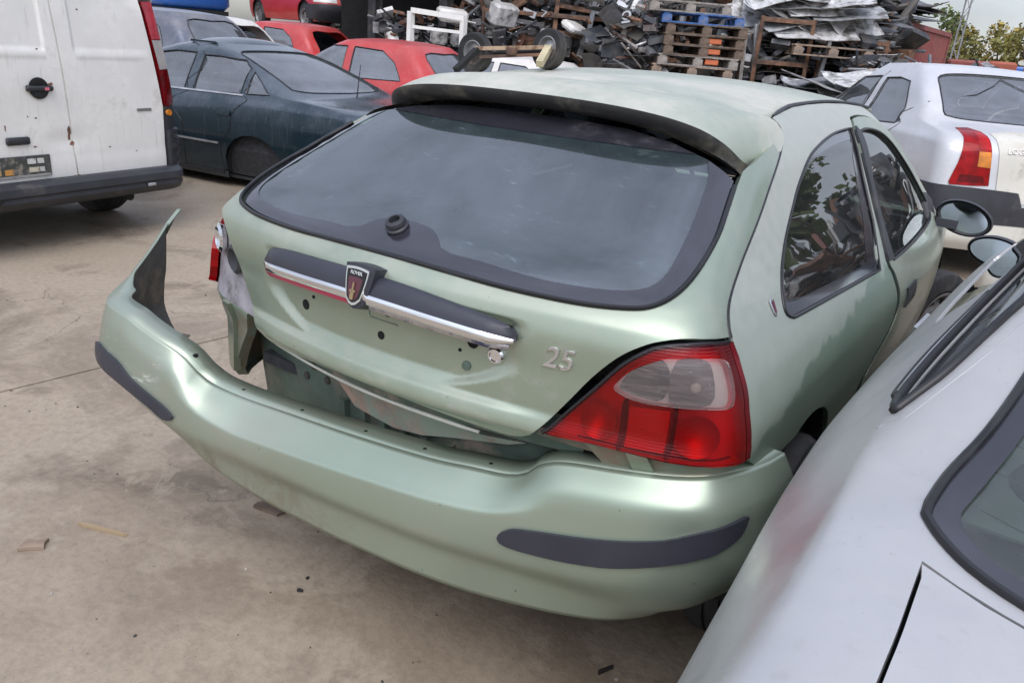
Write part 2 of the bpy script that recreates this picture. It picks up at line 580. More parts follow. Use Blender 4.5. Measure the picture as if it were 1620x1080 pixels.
def glass(name, tint=(.5, .6, .58), ior=1.9, dusty=.12, dustcol=(.45, .47, .46), rough=.01, ribs=0.):
    """thin car glass: sees through with a tint, mirrors the sky at an angle, dust film on top"""
    m = bpy.data.materials.new(name); m.use_nodes = True
    t = m.node_tree; t.nodes.clear()
    out = N(t, 'ShaderNodeOutputMaterial')
    tr = N(t, 'ShaderNodeBsdfTransparent'); tr.inputs[0].default_value = (*tint, 1)
    gl = N(t, 'ShaderNodeBsdfGlossy'); gl.inputs['Color'].default_value = (1, 1, 1, 1); gl.inputs['Roughness'].default_value = rough
    df = N(t, 'ShaderNodeBsdfDiffuse'); df.inputs[0].default_value = (*dustcol, 1)
    fr = N(t, 'ShaderNodeFresnel'); fr.inputs[0].default_value = ior
    v = coords(t)
    if ribs:
        w = N(t, 'ShaderNodeTexWave'); w.bands_direction = 'Z'; w.inputs['Scale'].default_value = ribs; t.links.new(v, w.inputs['Vector'])
        bn = N(t, 'ShaderNodeBump'); bn.inputs['Strength'].default_value = .14; bn.inputs['Distance'].default_value = .003; t.links.new(w.outputs['Fac'], bn.inputs['Height'])
        t.links.new(bn.outputs[0], gl.inputs['Normal']); t.links.new(bn.outputs[0], fr.inputs['Normal'])
    nf = math_(t, 'ADD', ramp(t, noise(t, 7., 9, .7, v, .2), .3, .75, .55, 1.), ramp(t, noise(t, 70., 2, .5, v), .745, .78, 0, .6))
    mp = N(t, 'ShaderNodeMapping'); mp.inputs['Scale'].default_value = (2, 9, 9); mp.inputs['Rotation'].default_value = (0, 0, .3); t.links.new(v, mp.inputs['Vector'])
    nf = math_(t, 'ADD', nf, ramp(t, noise(t, 6., 9, .78, mp.outputs[0]), .60, .66, 0, 1.5))
    m1 = N(t, 'ShaderNodeMixShader'); t.links.new(math_(t, 'MULTIPLY', nf, dusty), m1.inputs[0])
    t.links.new(tr.outputs[0], m1.inputs[1]); t.links.new(df.outputs[0], m1.inputs[2])
    m2 = N(t, 'ShaderNodeMixShader'); t.links.new(fr.outputs[0], m2.inputs[0])
    t.links.new(m1.outputs[0], m2.inputs[1]); t.links.new(gl.outputs[0], m2.inputs[2])
    t.links.new(m2.outputs[0], out.inputs[0])
    return m
def lens(name, col, rough=.12, ribs=0., ribdir=2, var=.25, coat=.6):
    """moulded lamp plastic: bands of ribs as relief, coloured through"""
    m, t, b = nt(name)
    v = coords(t)
    f = noise(t, 14., 3, .5, v)
    c = mixc(t, ramp(t, f, .3, .7), tuple(x * (1 - var) for x in col), tuple(min(1, x * (1 + var)) for x in col))
    t.links.new(c, b.inputs['Base Color'])
    b.inputs['Roughness'].default_value = rough
    b.inputs['Coat Weight'].default_value = coat
    b.inputs['Coat Roughness'].default_value = .04
    b.inputs['Specular IOR Level'].default_value = .18
    if ribs:
        w = N(t, 'ShaderNodeTexWave'); w.wave_type = 'BANDS'; w.bands_direction = 'XYZ'[ribdir]
        w.inputs['Scale'].default_value = ribs
        w.inputs['Distortion'].default_value = .3
        t.links.new(v, w.inputs['Vector'])
        bump(t, b, w.outputs['Fac'], .22, .003)
    return m

M = {}
M['rubber'] = mat('tyre rubber', (.022, .022, .023), .8, var=.3, vscale=20, bmp=.2, bscale=200, dirt=(.10, .09, .08), damt=.35)
M['black'] = mat('black plastic', (.028, .029, .034), .48, var=.2, vscale=8, bmp=.08, bscale=400, dirt=(.11, .10, .09), damt=.2)
M['gloss_black'] = mat('black rubber seal', (.012, .012, .013), .4, var=.2)
M['strip'] = mat('bumper rubbing strip plastic', (.030, .031, .042), .42, var=.15, bmp=.1, bscale=500)
M['dark_void'] = mat('dark underseal', (.012, .012, .012), .9, var=.3)
M['interior'] = mat('dark grey cabin trim', (.035, .037, .042), .85, var=.3, vscale=30)
M['seat'] = mat('grey seat cloth', (.05, .055, .065), .95, var=.3, vscale=60)
M['headliner'] = mat('pale headliner cloth', (.38, .36, .33), .95)
M['chrome'] = mat('chrome', (.85, .85, .86), .08, metal=1., var=.03, dirt=(.30, .27, .24), damt=.02)
M['steel'] = mat('bare steel', (.42, .42, .43), .4, metal=.9, var=.25, dirt=(.14, .09, .06), damt=.35)
M['alu'] = mat('weathered aluminium', (.55, .55, .56), .42, metal=.8, var=.2, dirt=(.2, .18, .16), damt=.3)
M['hub'] = mat('dirty steel wheel', (.28, .28, .28), .5, metal=.6, var=.3, dirt=(.13, .10, .08), damt=.5, dscale=9)
M['rust'] = mat('rusty steel', (.19, .10, .06), .85, var=.4, vscale=14, bmp=.3, dirt=(.07, .045, .035), damt=.5)
M['primer'] = mat('pinkish primer', (.30, .20, .155), .75, var=.3, vscale=14, dirt=(.20, .25, .20), damt=.8, dscale=8)
M['wood'] = mat('weathered wood', (.30, .22, .16), .85, var=.35, vscale=12, dirt=(.14, .12, .10), damt=.4)
M['wood_dark'] = mat('dark old wood', (.13, .095, .07), .9, var=.35, vscale=12)
M['wood_grey'] = mat('grey old wood', (.26, .235, .21), .9, var=.3, vscale=12)
M['wood_blue'] = mat('blue painted pallet wood', (.045, .12, .32), .7, var=.3, vscale=12, dirt=(.2, .18, .16), damt=.3)
M['green'] = paint('light green metallic paint', (.328, .392, .302), metal=.62, rough=.31, coat=.35, dust=(.45, .43, .37), dust_amt=.45, grime=(.25, .20, .14), gscale=1.8, gamt=.34, speck=.8, water=.26)
M['green_roof'] = paint('dusty light green roof paint', (.385, .435, .35), metal=.4, rough=.4, coat=.15, dust=(.52, .50, .44), dust_amt=.95, grime=(.30, .27, .21), gscale=3., gamt=.35, speck=.9, water=.4)
M['silver'] = paint('silver metallic paint', (.56, .555, .55), metal=.6, rough=.30, coat=.08, dust=(.46, .45, .42), dust_amt=.35, speck=.3)
M['white_paint'] = paint('off white van paint', (.77, .755, .71), metal=0., rough=.4, coat=.3, dust=(.36, .32, .27), dust_amt=.5, grime=(.40, .36, .30), gscale=3.)
M['pale_silver'] = paint('pale silver paint', (.60, .61, .625), metal=.25, rough=.36, coat=.35, dust=(.45, .43, .38), dust_amt=.35)
M['cream'] = paint('dirty cream paint', (.64, .62, .55), metal=0., rough=.45, coat=.2, dust=(.38, .33, .24), dust_amt=.5, grime=(.22, .20, .12), gscale=5)
M['teal'] = paint('dark blue green metallic paint', (.011, .028, .040), metal=.35, rough=.22, coat=.7, dust=(.26, .29, .33), dust_amt=.34, water=.04)
M['red'] = paint('faded red paint', (.46, .022, .022), metal=0., rough=.35, coat=.4, dust=(.42, .24, .21), dust_amt=.3)
M['slate'] = paint('slate blue grey paint', (.085, .10, .14), metal=.3, rough=.35, coat=.4)
M['blue'] = paint('bright blue paint', (.02, .13, .50), metal=0., rough=.45, coat=.2)
M['container'] = mat('faded red oxide sheet metal', (.27, .075, .065), .7, var=.25, vscale=3, dirt=(.17, .08, .06), damt=.45)
M['glass_rear'] = glass('dusty sky tinted rear window glass', (.40, .52, .52), 2.3, .13, (.30, .42, .46))  # blue of the dust film stands in for sky reflection
M['glass_band'] = mat('black frit band under glass', (.028, .028, .036), .12, var=.1, coat=.8, dirt=(.16, .15, .16), damt=.15)
M['glass_bg'] = glass('dusty car glass', (.60, .68, .68), 2.6, .20, (.46, .50, .53))
M['glass_side'] = glass('side window glass', (.42, .52, .50), 2.3, .06)
M['glass_dark'] = glass('tinted window glass', (.30, .38, .38), 2.0, .10)
M['lamp_red'] = lens('red lamp plastic', (.27, .001, .003), .10, var=.3, coat=.12)
M['lamp_red_dark'] = lens('dark red lamp plastic', (.115, .001, .003), .10, var=.3, coat=.12)
M['lamp_red_rib'] = lens('ribbed red lamp plastic', (.38, .002, .004), .14, ribs=70., ribdir=2, coat=.12)
M['lamp_clear'] = lens('milky clear lamp plastic', (.44, .37, .35), .2, ribs=60., ribdir=2, var=.12)
M['lamp_smoke'] = lens('smoked lamp reflector', (.085, .075, .075), .18, ribs=45., ribdir=2, var=.6)
M['lamp_amber'] = lens('amber lamp plastic', (.60, .20, .02), .18, ribs=90.)
M['lens_red'] = glass('red lamp lens', (.82, .012, .018), 1.4, .03, (.35, .01, .015), .04, ribs=55.)
M['lens_clear'] = glass('clear lamp lens', (.84, .79, .77), 1.5, .16, (.60, .55, .53), .04, ribs=55.)
M['mirror'] = mat('mirror glass', (.62, .70, .72), .03, metal=1., var=.04)
M['tape_red'] = mat('faded crimson paint', (.42, .035, .08), .35, metal=.3, var=.15, coat=.3)
# ---------------------------------------------------------------- the green hatchback
HG = Hull(**GREEN)
def dust_side_green():
    """quarter panel paint: pale dried dust above a ragged tide line, cleaner paint below"""
    m, t, b = nt('light green paint with dried dust')
    v = coords(t, 'Object')
    sp = N(t, 'ShaderNodeSeparateXYZ'); t.links.new(v, sp.inputs[0])
    base = mixc(t, ramp(t, noise(t, 3., 4, .6, v), .3, .7), (.255, .345, .27), (.295, .385, .30))
    nz = noise(t, 4.5, 9, .68, v)
    # tide line falls towards the lamp (y small)
    line = math_(t, 'ADD', math_(t, 'MULTIPLY', sp.outputs['Y'], .13), .72)
    h = math_(t, 'ADD', math_(t, 'SUBTRACT', sp.outputs['Z'], line), math_(t, 'MULTIPLY', math_(t, 'SUBTRACT', nz, .5), .22))
    f1 = ramp(t, h, -.006, .012, 0, 1)
    fade = ramp(t, sp.outputs['Z'], .7, 1.15, .30, .78)
    n2 = ramp(t, noise(t, 30., 4, .6, v), .2, .8, .75, 1.)
    f = math_(t, 'MULTIPLY', math_(t, 'MULTIPLY', f1, fade), n2)
    c = mixc(t, f, base, (.50, .49, .45))
    chips = ramp(t, noise(t, 16., 10, .7, v), .70, .73, 0, .6)
    edge = math_(t, 'MULTIPLY', ramp(t, h, -.03, .0), ramp(t, h, .03, .0))
    c = mixc(t, math_(t, 'MULTIPLY', edge, chips), c, (.72, .72, .70))
    t.links.new(c, b.inputs['Base Color'])
    t.links.new(math_(t, 'MULTIPLY', math_(t, 'SUBTRACT', 1., f), .6), b.inputs['Metallic'])
    t.links.new(math_(t, 'ADD', .36, math_(t, 'MULTIPLY', f, .3)), b.inputs['Roughness'])
    b.inputs['Coat Weight'].default_value = .2
    return m
M['green_side'] = dust_side_green()
def bumper_paint():
    m, t, b = nt('scuffed green bumper paint')
    v = coords(t, 'Object')
    sp = N(t, 'ShaderNodeSeparateXYZ'); t.links.new(v, sp.inputs[0])
    c = mixc(t, ramp(t, noise(t, 2.5, 4, .6, v), .3, .7), (.32, .385, .298), (.36, .425, .338))
    # brown grime low on the pulled-out end
    low = ramp(t, sp.outputs['Z'], .50, .36)
    left = ramp(t, sp.outputs['X'], .15, -.35)
    g = math_(t, 'MULTIPLY', math_(t, 'MULTIPLY', low, left), ramp(t, noise(t, 9., 9, .7, v, .6), .42, .66))
    c = mixc(t, math_(t, 'MULTIPLY', g, .75), c, (.22, .18, .12))
    # general film of dirt on the left
    c = mixc(t, math_(t, 'MULTIPLY', math_(t, 'MULTIPLY', left, ramp(t, noise(t, 3., 6, .6, v), .35, .65)), .22), c, (.36, .31, .26))
    # white scrapes at the far corner
    mp = N(t, 'ShaderNodeMapping'); mp.inputs['Scale'].default_value = (4, 4, 16); mp.inputs['Rotation'].default_value = (0, .7, 0)
    t.links.new(v, mp.inputs['Vector'])
    s = math_(t, 'MULTIPLY', ramp(t, noise(t, 2.2, 9, .75, mp.outputs[0]), .54, .57), math_(t, 'MULTIPLY', ramp(t, sp.outputs['X'], -.58, -.66), ramp(t, sp.outputs['Z'], .66, .60)))
    c = mixc(t, math_(t, 'MULTIPLY', s, .85), c, (.74, .75, .71))
    c = mixc(t, math_(t, 'MULTIPLY', ramp(t, noise(t, 15., 8, .68, v, .6), .50, .58), ramp(t, noise(t, 2.6, 3, .5, v), .42, .62, 0, .24)), c, (.40, .37, .31))
    # fine chips everywhere
    c = mixc(t, ramp(t, noise(t, 55., 2, .5, v), .76, .79, 0, .7), c, (.16, .15, .13))
    t.links.new(c, b.inputs['Base Color'])
    b.inputs['Metallic'].default_value = .62
    t.links.new(math_(t, 'ADD', .36, math_(t, 'MULTIPLY', g, .35)), b.inputs['Roughness'])
    b.inputs['Coat Weight'].default_value = .25
    b.inputs['Coat Roughness'].default_value = .12
    return m
M['bumper'] = bumper_paint()
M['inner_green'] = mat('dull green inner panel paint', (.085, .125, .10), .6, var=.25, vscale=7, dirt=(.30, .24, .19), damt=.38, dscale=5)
M['bolt'] = mat('dirty bolt', (.07, .06, .05), .7)
M['inner_grey'] = mat('grey plastic inside of bumper', (.085, .085, .08), .7, var=.3, vscale=8, dirt=(.22, .18, .13), damt=.5, dscale=6)
M['housing'] = mat('grey lamp housing', (.30, .29, .31), .45, var=.3, vscale=12, dirt=(.12, .10, .10), damt=.35, dscale=8)

car = empty('hatchback_car', (0, 0, 0))
tag(car, 'light green hatchback with its rear bumper hanging off on one side', 'car')

SEAM = [(0.776, 1.32), (0.872, 1.301), (0.923, 1.277), (0.938, 1.249), (0.926, 1.215), (0.909, 1.185), (0.892, 1.144), (0.872, 1.105), (0.838, 1.061), (0.81, 1.026), (0.799, 1.003), (0.8, 0.977), (0.802, 0.961)]
LEDGE = [(.793, .962), (.713, .970), (.679, .962), (.658, .946), (.638, .919), (.613, .869), (.59, .814), (.565, .760), (.553, .738), (.54, .720)]
BOT = [(.525, .709), (.5, .702), (.44, .702), (.27, .711), (.1, .718)]
GLS = [(.682, 1.223), (.693, 1.152), (.698, 1.116), (.692, 1.075), (.682, 1.046), (.67, 1.027), (.657, 1.015), (.642, 1.008), (.613, 1.003), (.575, 1.000), (.511, .9995), (.42, 1.001), (.292, 1.005), (.116, 1.008)]
def plate_disp(a, z):
    """pressed recess for the number plate, ledge below it"""
    x = abs(a)
    def ss(e0, e1, v):
        t = min(max((v - e0) / (e1 - e0), 0), 1); return t * t * (3 - 2 * t)
    # rounded-trapezium recess
    w = .50 - .17 * (max(0, (.87 - z) / .095)) ** 2.0 if z < .87 else .50
    ix = ss(w + .02, w - .035, x)
    iz = ss(.768, .800, z) * ss(.955, .935, z)
    led = .010 * ss(.776, .756, z) * ss(.715, .735, z) * ss(.60, .45, x)
    return -.016 * ix * iz + led
seam_top = [(.70, 1.232), (.80, 1.262), (.90, 1.285)] + SEAM[2:]
R_side = seam_top[:3] + smooth_open(SEAM[2:], 3) + smooth_open(LEDGE, 3) + smooth_open(BOT, 3)
outer_t = R_side + mir(R_side)[::-1]
glass_edge = smooth_open([(.688, 1.222)] + GLS[1:], 3)
outer_t = outer_t + mir(glass_edge) + glass_edge[::-1]
# order: right seam down, bottom to the left, left seam up, left glass edge down, glass bottom to the right, right glass edge up
tail = panel('tailgate', HG, outer_t, da=.012, dz=.006, inset=.0032, rim=.02, mats=M['green'], parent=car, disp=plate_disp)
gl_out = [(.2, 1.292), (.40, 1.287), (.52, 1.272), (.60, 1.250), (.65, 1.228)] + smooth_open([(.682, 1.212)] + GLS[1:], 3)
gl_poly = gl_out + mir(gl_out)[::-1]
panel('rear_window', HG, gl_poly, da=.04, dz=.02, off=-.006, inset=.006, rim=0, mats=M['glass_rear'], parent=tail)
DEM = [(.595, 1.243), (.617, 1.21), (.625, 1.187), (.638, 1.136), (.645, 1.089), (.644, 1.058), (.629, 1.042), (.594, 1.035), (.542, 1.032), (.475, 1.033), (.36, 1.039), (.25, 1.041)]
DEM_C = [(.20, 1.046), (.15, 1.062), (.09, 1.071), (.0, 1.074), (-.10, 1.072), (-.16, 1.062), (-.20, 1.047)]
dl = smooth_open(DEM, 3) + smooth_open(DEM_C, 3) + mir(smooth_open(DEM, 3))[::-1]
panel('glass_border', HG, gl_poly, [dl], da=.03, dz=.015, off=-.0045, inset=.0062, rim=0, mats=M['glass_band'], parent=tail)
def hull_tube(H, poly, r, off=0., n=6, closed=False):
    m = MB()
    m.tube([Vector(H.pt(*p)) + Vector(H.nrm(*p)) * off for p in poly], r, n, closed=closed)
    return m
sealp = gl_out[6:] + mir(gl_out)[::-1][:-6]
hull_tube(HG, sealp, .0055, .001).build('window_seal', M['gloss_black'], tail, 60)
# washer nozzle and wiper spindle grommet in the middle of the glass
zz = MB()
zz.lathe([(.026, 0), (.027, .006), (.021, .010), (.024, .014), (.022, .021), (.013, .024), (.011, .012), (.0, .012)], n=20)
q = Vector(HG.nrm(-.034, 1.053)).to_track_quat('Z', 'Y')
zz.build('wiper_grommet', M['black'], tail, 40, loc=Vector(HG.pt(-.034, 1.053)) - q @ Vector((0, 0, .004)), rot=q.to_euler())

# handle garnish: dark moulding, chrome blade with worn red left half, shield badge
class Off:
    """surface H pushed out by a function of (a, z)"""
    def __init__(s, H, f): s.H, s.f = H, f
    def pt(s, a, z): return tuple(Vector(s.H.pt(a, z)) + Vector(s.H.nrm(a, z)) * s.f(a, z))
    def nrm(s, a, z, e=1e-3):
        u = Vector(s.pt(a + e, z)) - Vector(s.pt(a - e, z)); v = Vector(s.pt(a, z + e)) - Vector(s.pt(a, z - e))
        return tuple(u.cross(v).normalized())
BAR_T = [(-.497, .915), (-.496, .930), (-.484, .947), (-.44, .957), (-.36, .963), (-.2, .968), (0, .970), (.2, .966), (.347, .957), (.44, .948), (.48, .939), (.497, .925), (.5, .912)]
BAR_B = [(.47, .907), (.35, .912), (.2, .921), (0, .926), (-.2, .927), (-.37, .924), (-.46, .917)]
_bt = pchip([(-.52, .905), (-.497, .920), (-.484, .947), (-.44, .957), (-.36, .963), (-.2, .968), (0, .970), (.2, .966), (.347, .957), (.44, .948), (.48, .939), (.497, .920), (.52, .90)])
_bb = pchip([(-.52, .912), (-.46, .917), (-.37, .924), (-.2, .927), (0, .926), (.2, .921), (.35, .912), (.47, .907), (.52, .905)])
def bar_h(a, z):
    top, bot = _bt(a), _bb(a)
    h = max(top - bot, .012)
    t = min(max((z - bot + h * .25) / (h * 1.25), 0), 1)
    e = min(1., max(0, (.505 - abs(a)) / .06))
    return .003 + .025 * math.sqrt(max(0, 1 - t * t)) * e ** .6
panel('handle_moulding', Off(HG, bar_h), smooth_open(BAR_T, 3) + smooth_open(BAR_B, 3), da=.02, dz=.008, rim=.026, mats=M['strip'], parent=tail)
def blade(name, a0, a1, mt, dzb=0, th=.016, o=.030):
    m = MB(); rows = []
    n = 24
    for i in range(n + 1):
        a = a0 + (a1 - a0) * i / n
        zc = .922 - .012 * (abs(a) / .5) ** 2 + dzb
        e = min(1, (.505 - abs(a)) / .05); h = th * max(.15, e ** .5)
        nn = Vector(HG.nrm(a, zc)); p = Vector(HG.pt(a, zc))
        rows.append([p + nn * (o * max(.3, e ** .5) + h * .55 * math.cos(t)) + Vector((0, 0, h * math.sin(t))) for t in [k * math.pi / 5 for k in range(10)]])
    m.grid(rows, closed=True)
    m.f.append(tuple(range(10))); m.m.append(0)
    b0 = n * 10
    m.f.append(tuple(range(b0 + 9, b0 - 1, -1))); m.m.append(0)
    return m.build(name, mt, tail, 50)
blade('chrome_blade', -.497, .497, M['chrome'], th=.0115, o=.026, dzb=.002)
blade('red_underblade', -.493, -.05, M['tape_red'], th=.009, o=.021, dzb=-.011)
blade('worn_underblade', .05, .49, mat('worn chrome film', (.46, .42, .40), .3, metal=.6, var=.3, vscale=12, dirt=(.03, .035, .11), damt=.42, dscale=16), th=.0085, o=.021, dzb=-.0105)
def shield(w, h, k=10):
    P = []
    for i in range(k + 1):
        t = -1 + 2 * i / k
        P.append((w * t, h * (.46 + .04 * (1 - t * t))))
    for t in (.2, .4, .6, .8, .93): P.append((w * (1 - .42 * t ** 1.6), h * (.46 - t * .9)))
    P.append((w * .30, h * -.50)); P.append((0, h * -.54))
    P += [(-x, y) for x, y in P[k + 1:-1]][::-1]
    return P
bz, by = .948, Vector(HG.pt(-.005, .948))
bq = Matrix(((1, 0, 0), (0, .24, -.97), (0, .97, .24))).to_euler()
def badge_piece(name, w, h, d0, d1, mt, parent):
    m = MB(); P = shield(w, h); n = len(P)
    vs = [(x, y, d0) for x, y in P] + [(x * .96, y * .96, d1) for x, y in P]
    m.add(vs, [tuple(range(n, 2 * n))] + [(i, (i + 1) % n, n + (i + 1) % n, n + i) for i in range(n)])
    return m.build(name, mt, parent, 30, loc=by + Vector((0, 0, -.006)), rot=bq)
bd = badge_piece('badge', .043, .096, -.01, .030, M['strip'], tail)
b2 = badge_piece('badge_rim', .033, .082, .028, .038, M['chrome'], tail)
b3 = badge_piece('badge_face', .0275, .070, .036, .040, M['gloss_black'], tail)
b4 = badge_piece('badge_field', .020, .050, .039, .0415, mat('dark crimson enamel', (.09, .022, .035), .35, coat=.4), tail)
b4.location = b4.location + Vector((0, -.0, -.006))
m = MB()
m.box((0, -.022, .0425), (.009, .016, .003)); m.box((0, -.004, .0425), (.004, .020, .003)); m.box((0, -.012, .0425), (.015, .005, .003))
m.build('badge_ship', mat('worn brass', (.40, .30, .17), .4, metal=.6), tail, loc=by + Vector((0, 0, -.006)), rot=bq)
def text(name, body, size, mt, parent, M4, ext=.0015, bold=0., shear=0., align='CENTER'):
    cu = bpy.data.curves.new(name, 'FONT')
    cu.body = body; cu.size = size; cu.extrude = ext; cu.align_x = align; cu.align_y = 'CENTER'; cu.offset = bold; cu.shear = shear
    cu.bevel_depth = ext * .4
    cu.materials.append(mt)
    o = bpy.data.objects.new(name, cu); COL.objects.link(o)
    dg = bpy.context.evaluated_depsgraph_get()
    me = bpy.data.meshes.new_from_object(o.evaluated_get(dg))
    me.name = name
    bpy.data.objects.remove(o)
    if not me.materials: me.materials.append(mt)
    r = link(name, me, parent)
    r.matrix_local = M4
    return r
def on_hull(H, a, z, off, up=(0, 0, 1)):
    n = Vector(H.nrm(a, z)); u = Vector(up); x = u.cross(n).normalized(); y = n.cross(x)
    p = Vector(H.pt(a, z)) + n * off
    return Matrix(((x.x, y.x, n.x, p.x), (x.y, y.y, n.y, p.y), (x.z, y.z, n.z, p.z), (0, 0, 0, 1)))
text('badge_lettering', 'ROVER', .0105, M['chrome'], tail, Matrix.Translation(by + Vector((0, 0, -.006))) @ bq.to_matrix().to_4x4() @ Matrix.Translation((0, .026, .0402)), .0006)
M['emblem'] = mat('pitted chrome emblem', (.62, .60, .57), .3, metal=.75, var=.2, dirt=(.20, .17, .14), damt=.35, dscale=40)
text('model_number', '25', .062, M['emblem'], tail, on_hull(HG, .566, .893, .002), .0016, .0, .22)
# drilled holes, lock and stuck bolt of the plate recess
def stud(name, a, z, r, mt, h=.003, prof=None, parent=tail, H=HG, o=-.0155):
    m = MB(); m.lathe(prof or [(r, -.002), (r, h), (r * .8, h + .001), (0, h + .001)], n=16)
    T = on_hull(H, a, z, o)
    ob = m.build(name, mt, parent, 40); ob.matrix_local = T
    return ob
M['hole'] = mat('open hole', (.004, .004, .004), .95)
for a, z, r in ((-.363, .836, .0125), (.075, .893, .014), (.041, .833, .0095), (.394, .875, .0125), (.358, .853, .004), (-.323, .862, .0045)):
    stud('plate_hole', a, z, r, M['hole'], .0006)
stud('tailgate_lock', .452, .862, .018, M['chrome'], prof=[(.019, -.002), (.019, .005), (.015, .009), (.012, .009), (.011, .006), (0, .006)])
stud('plate_bolt', .38, .823, .010, M['inner_green'], prof=[(.011, -.002), (.010, .003), (.006, .005), (0, .005)])
# faint outline left by the missing handle switch and a torn label
m = MB(); m.tube([on_hull(HG, a, z, -.0150).translation for a, z in ((-.02, .915), (-.022, .872), (-.012, .866), (.12, .866))], .0022, 6)
m.build('pressed_outline', M['green'], tail, 40)
panel('torn_label', HG, [(-.25, .913), (-.12, .913), (-.11, .890), (-.17, .893), (-.21, .898), (-.24, .903)], da=.02, dz=.01, off=-.0145, rim=0, mats=mat('torn beige label', (.42, .34, .28), .8, dirt=(.26, .22, .18), damt=.5, dscale=30), parent=tail)
# light strip of trim along the bottom of the tailgate opening
hull_tube(HG, smooth_open([(-.50, .690), (-.3, .681), (0, .677), (.25, .676), (.42, .674)], 5), .0042, -.012).build('aperture_lip', mat('pale lip of the boot opening', (.45, .46, .40), .5), car, 60)

# ------- roof and spoiler
ZC = pchip([(.5, 1.332), (.72, 1.370), (1.0, 1.389), (1.3, 1.396), (1.7, 1.389), (2.05, 1.362), (2.3, 1.33)])
ZR = pchip([(.5, 1.28), (.73, 1.306), (.9, 1.322), (1.15, 1.346), (1.5, 1.352), (1.8, 1.345), (2.05, 1.325)])
def XE(y): return HG.w(ZR(y)) * HG.sc(y)
def Hroof(x, y):
    e = XE(y); return ZC(y) - (ZC(y) - ZR(y)) * min(1.05, abs(x) / e) ** 2.6
SEAMC = [(0, .722), (.2, .727), (.37, .742), (.46, .80), (.512, .893)]
rows = []
NX = 36
for j in range(33):
    v = j / 32; row = []
    for i in range(NX + 1):
        u = -1 + 2 * i / NX
        ax = abs(u)
        ys = .722 + .171 * ax ** 5
        y = ys + .005 + (2.06 - ys) * v
        x = u * XE(y) * .995
        row.append((x, y, Hroof(x, y)))
    rows.append(row)
m = MB(); m.grid(rows); rf = m.build('roof', M['green_roof'], car, 40)
md = rf.modifiers.new('thick', 'SOLIDIFY'); md.thickness = .012; md.offset = -1
rows = [[(x * .96, y, z - .045) for x, y, z in r] for r in rows]
m = MB(); m.grid(rows, flip=True); m.build('headliner', M['headliner'], car, 40)
for sgn in (-1, 1):
    m = MB()
    m.tube([(sgn * (XE(y) * .998), y, ZR(y) + .001) for y in [.93 + i * .06 for i in range(19)]], [.002 if i == 0 else .0055 for i in range(19)], 6)
    m.build('roof_ditch_trim', M['black'], car, 50)
LIP = [(0, .525, 1.336), (.2, .528, 1.333), (.35, .540, 1.322), (.45, .562, 1.302), (.505, .600, 1.272), (.532, .655, 1.236), (.541, .712, 1.216)]
SMC = [(0, .722, 1.3705), (.2, .727, 1.3665), (.36, .742, 1.353), (.455, .80, 1.3375), (.512, .893, 1.322), (.545, .915, 1.284), (.566, .845, 1.2495)]
def bothx(P): return [(-x, y, z) for x, y, z in P[::-1]] + P[1:]
def lerp3(a, b, t, dz=0.): return (a[0] + (b[0] - a[0]) * t, a[1] + (b[1] - a[1]) * t, a[2] + (b[2] - a[2]) * t + dz)
nl = 60
La, Sa = resamp(bothx(LIP), nl), resamp(bothx(SMC), nl)
rows = []
for t in [k / 14 for k in range(15)]:
    b_ = .012 * math.sin(math.pi * t)
    rows.append([tuple(Vector(lerp3(p, q_, t)) + Vector((.35 * (1 if p[0] > 0 else -1) * min(1, max(0, abs(p[0]) - .42) / .1), -.25, 1)).normalized() * b_) for p, q_ in zip(La, Sa)])
m = MB(); m.grid(rows); sp_ = m.build('spoiler', M['green_roof'], tail, 40)
# dark lip edge and underside
und = []
hullT = [HG.pt(-.69 + 1.38 * i / nl, 1.30 - .085 * abs(-1 + 2 * i / nl) ** 4) for i in range(nl + 1)]
for k, (t, dz_) in enumerate(((0, -.0005), (.0, -.006), (.04, -.014), (.2, -.020), (.6, -.018), (1., 0.))):
    und.append([lerp3(p, h_, t, dz_) for p, h_ in zip(La, hullT)])
m = MB(); m.grid(und, flip=True)
m.build('spoiler_underside', mat('black spoiler lip with moss', (.022, .022, .022), .6, var=.3, dirt=(.13, .12, .09), damt=.42, dscale=7), tail, 50)
# small vertical ribs of the brake lamp slot
# ------- sides: quarter panels and doors
LOUT = [(.808, .956), (.818, .927), (.815, .885), (.807, .831), (.807, .773), (.82, .737)]
QB = [(.819, .735), (.848, .704), (.88, .678), (.938, .655), (.97, .648)]
def ahull(y, z): return hull_inv(HG, y, z)
def arch(cy, cz, r, t0, t1, n=14):
    return [(cy + r * math.cos(math.radians(t0 + (t1 - t0) * i / n)), cz + r * math.sin(math.radians(t0 + (t1 - t0) * i / n))) for i in range(n + 1)]
DG_yz = [(1.66, 1.305), (1.60, 1.256), (1.565, 1.175), (1.525, 1.03), (1.475, .905), (1.50, .868), (1.53, .827), (1.545, .79), (1.54, .73), (1.49, .678), (1.39, .64), (1.31, .596), (1.29, .52), (1.29, .30)]
DTOP_yz = [(1.66, 1.305), (1.78, 1.309), (1.95, 1.296), (2.10, 1.25), (2.22, 1.19), (2.36, 1.10), (2.50, 1.0), (2.58, .93)]
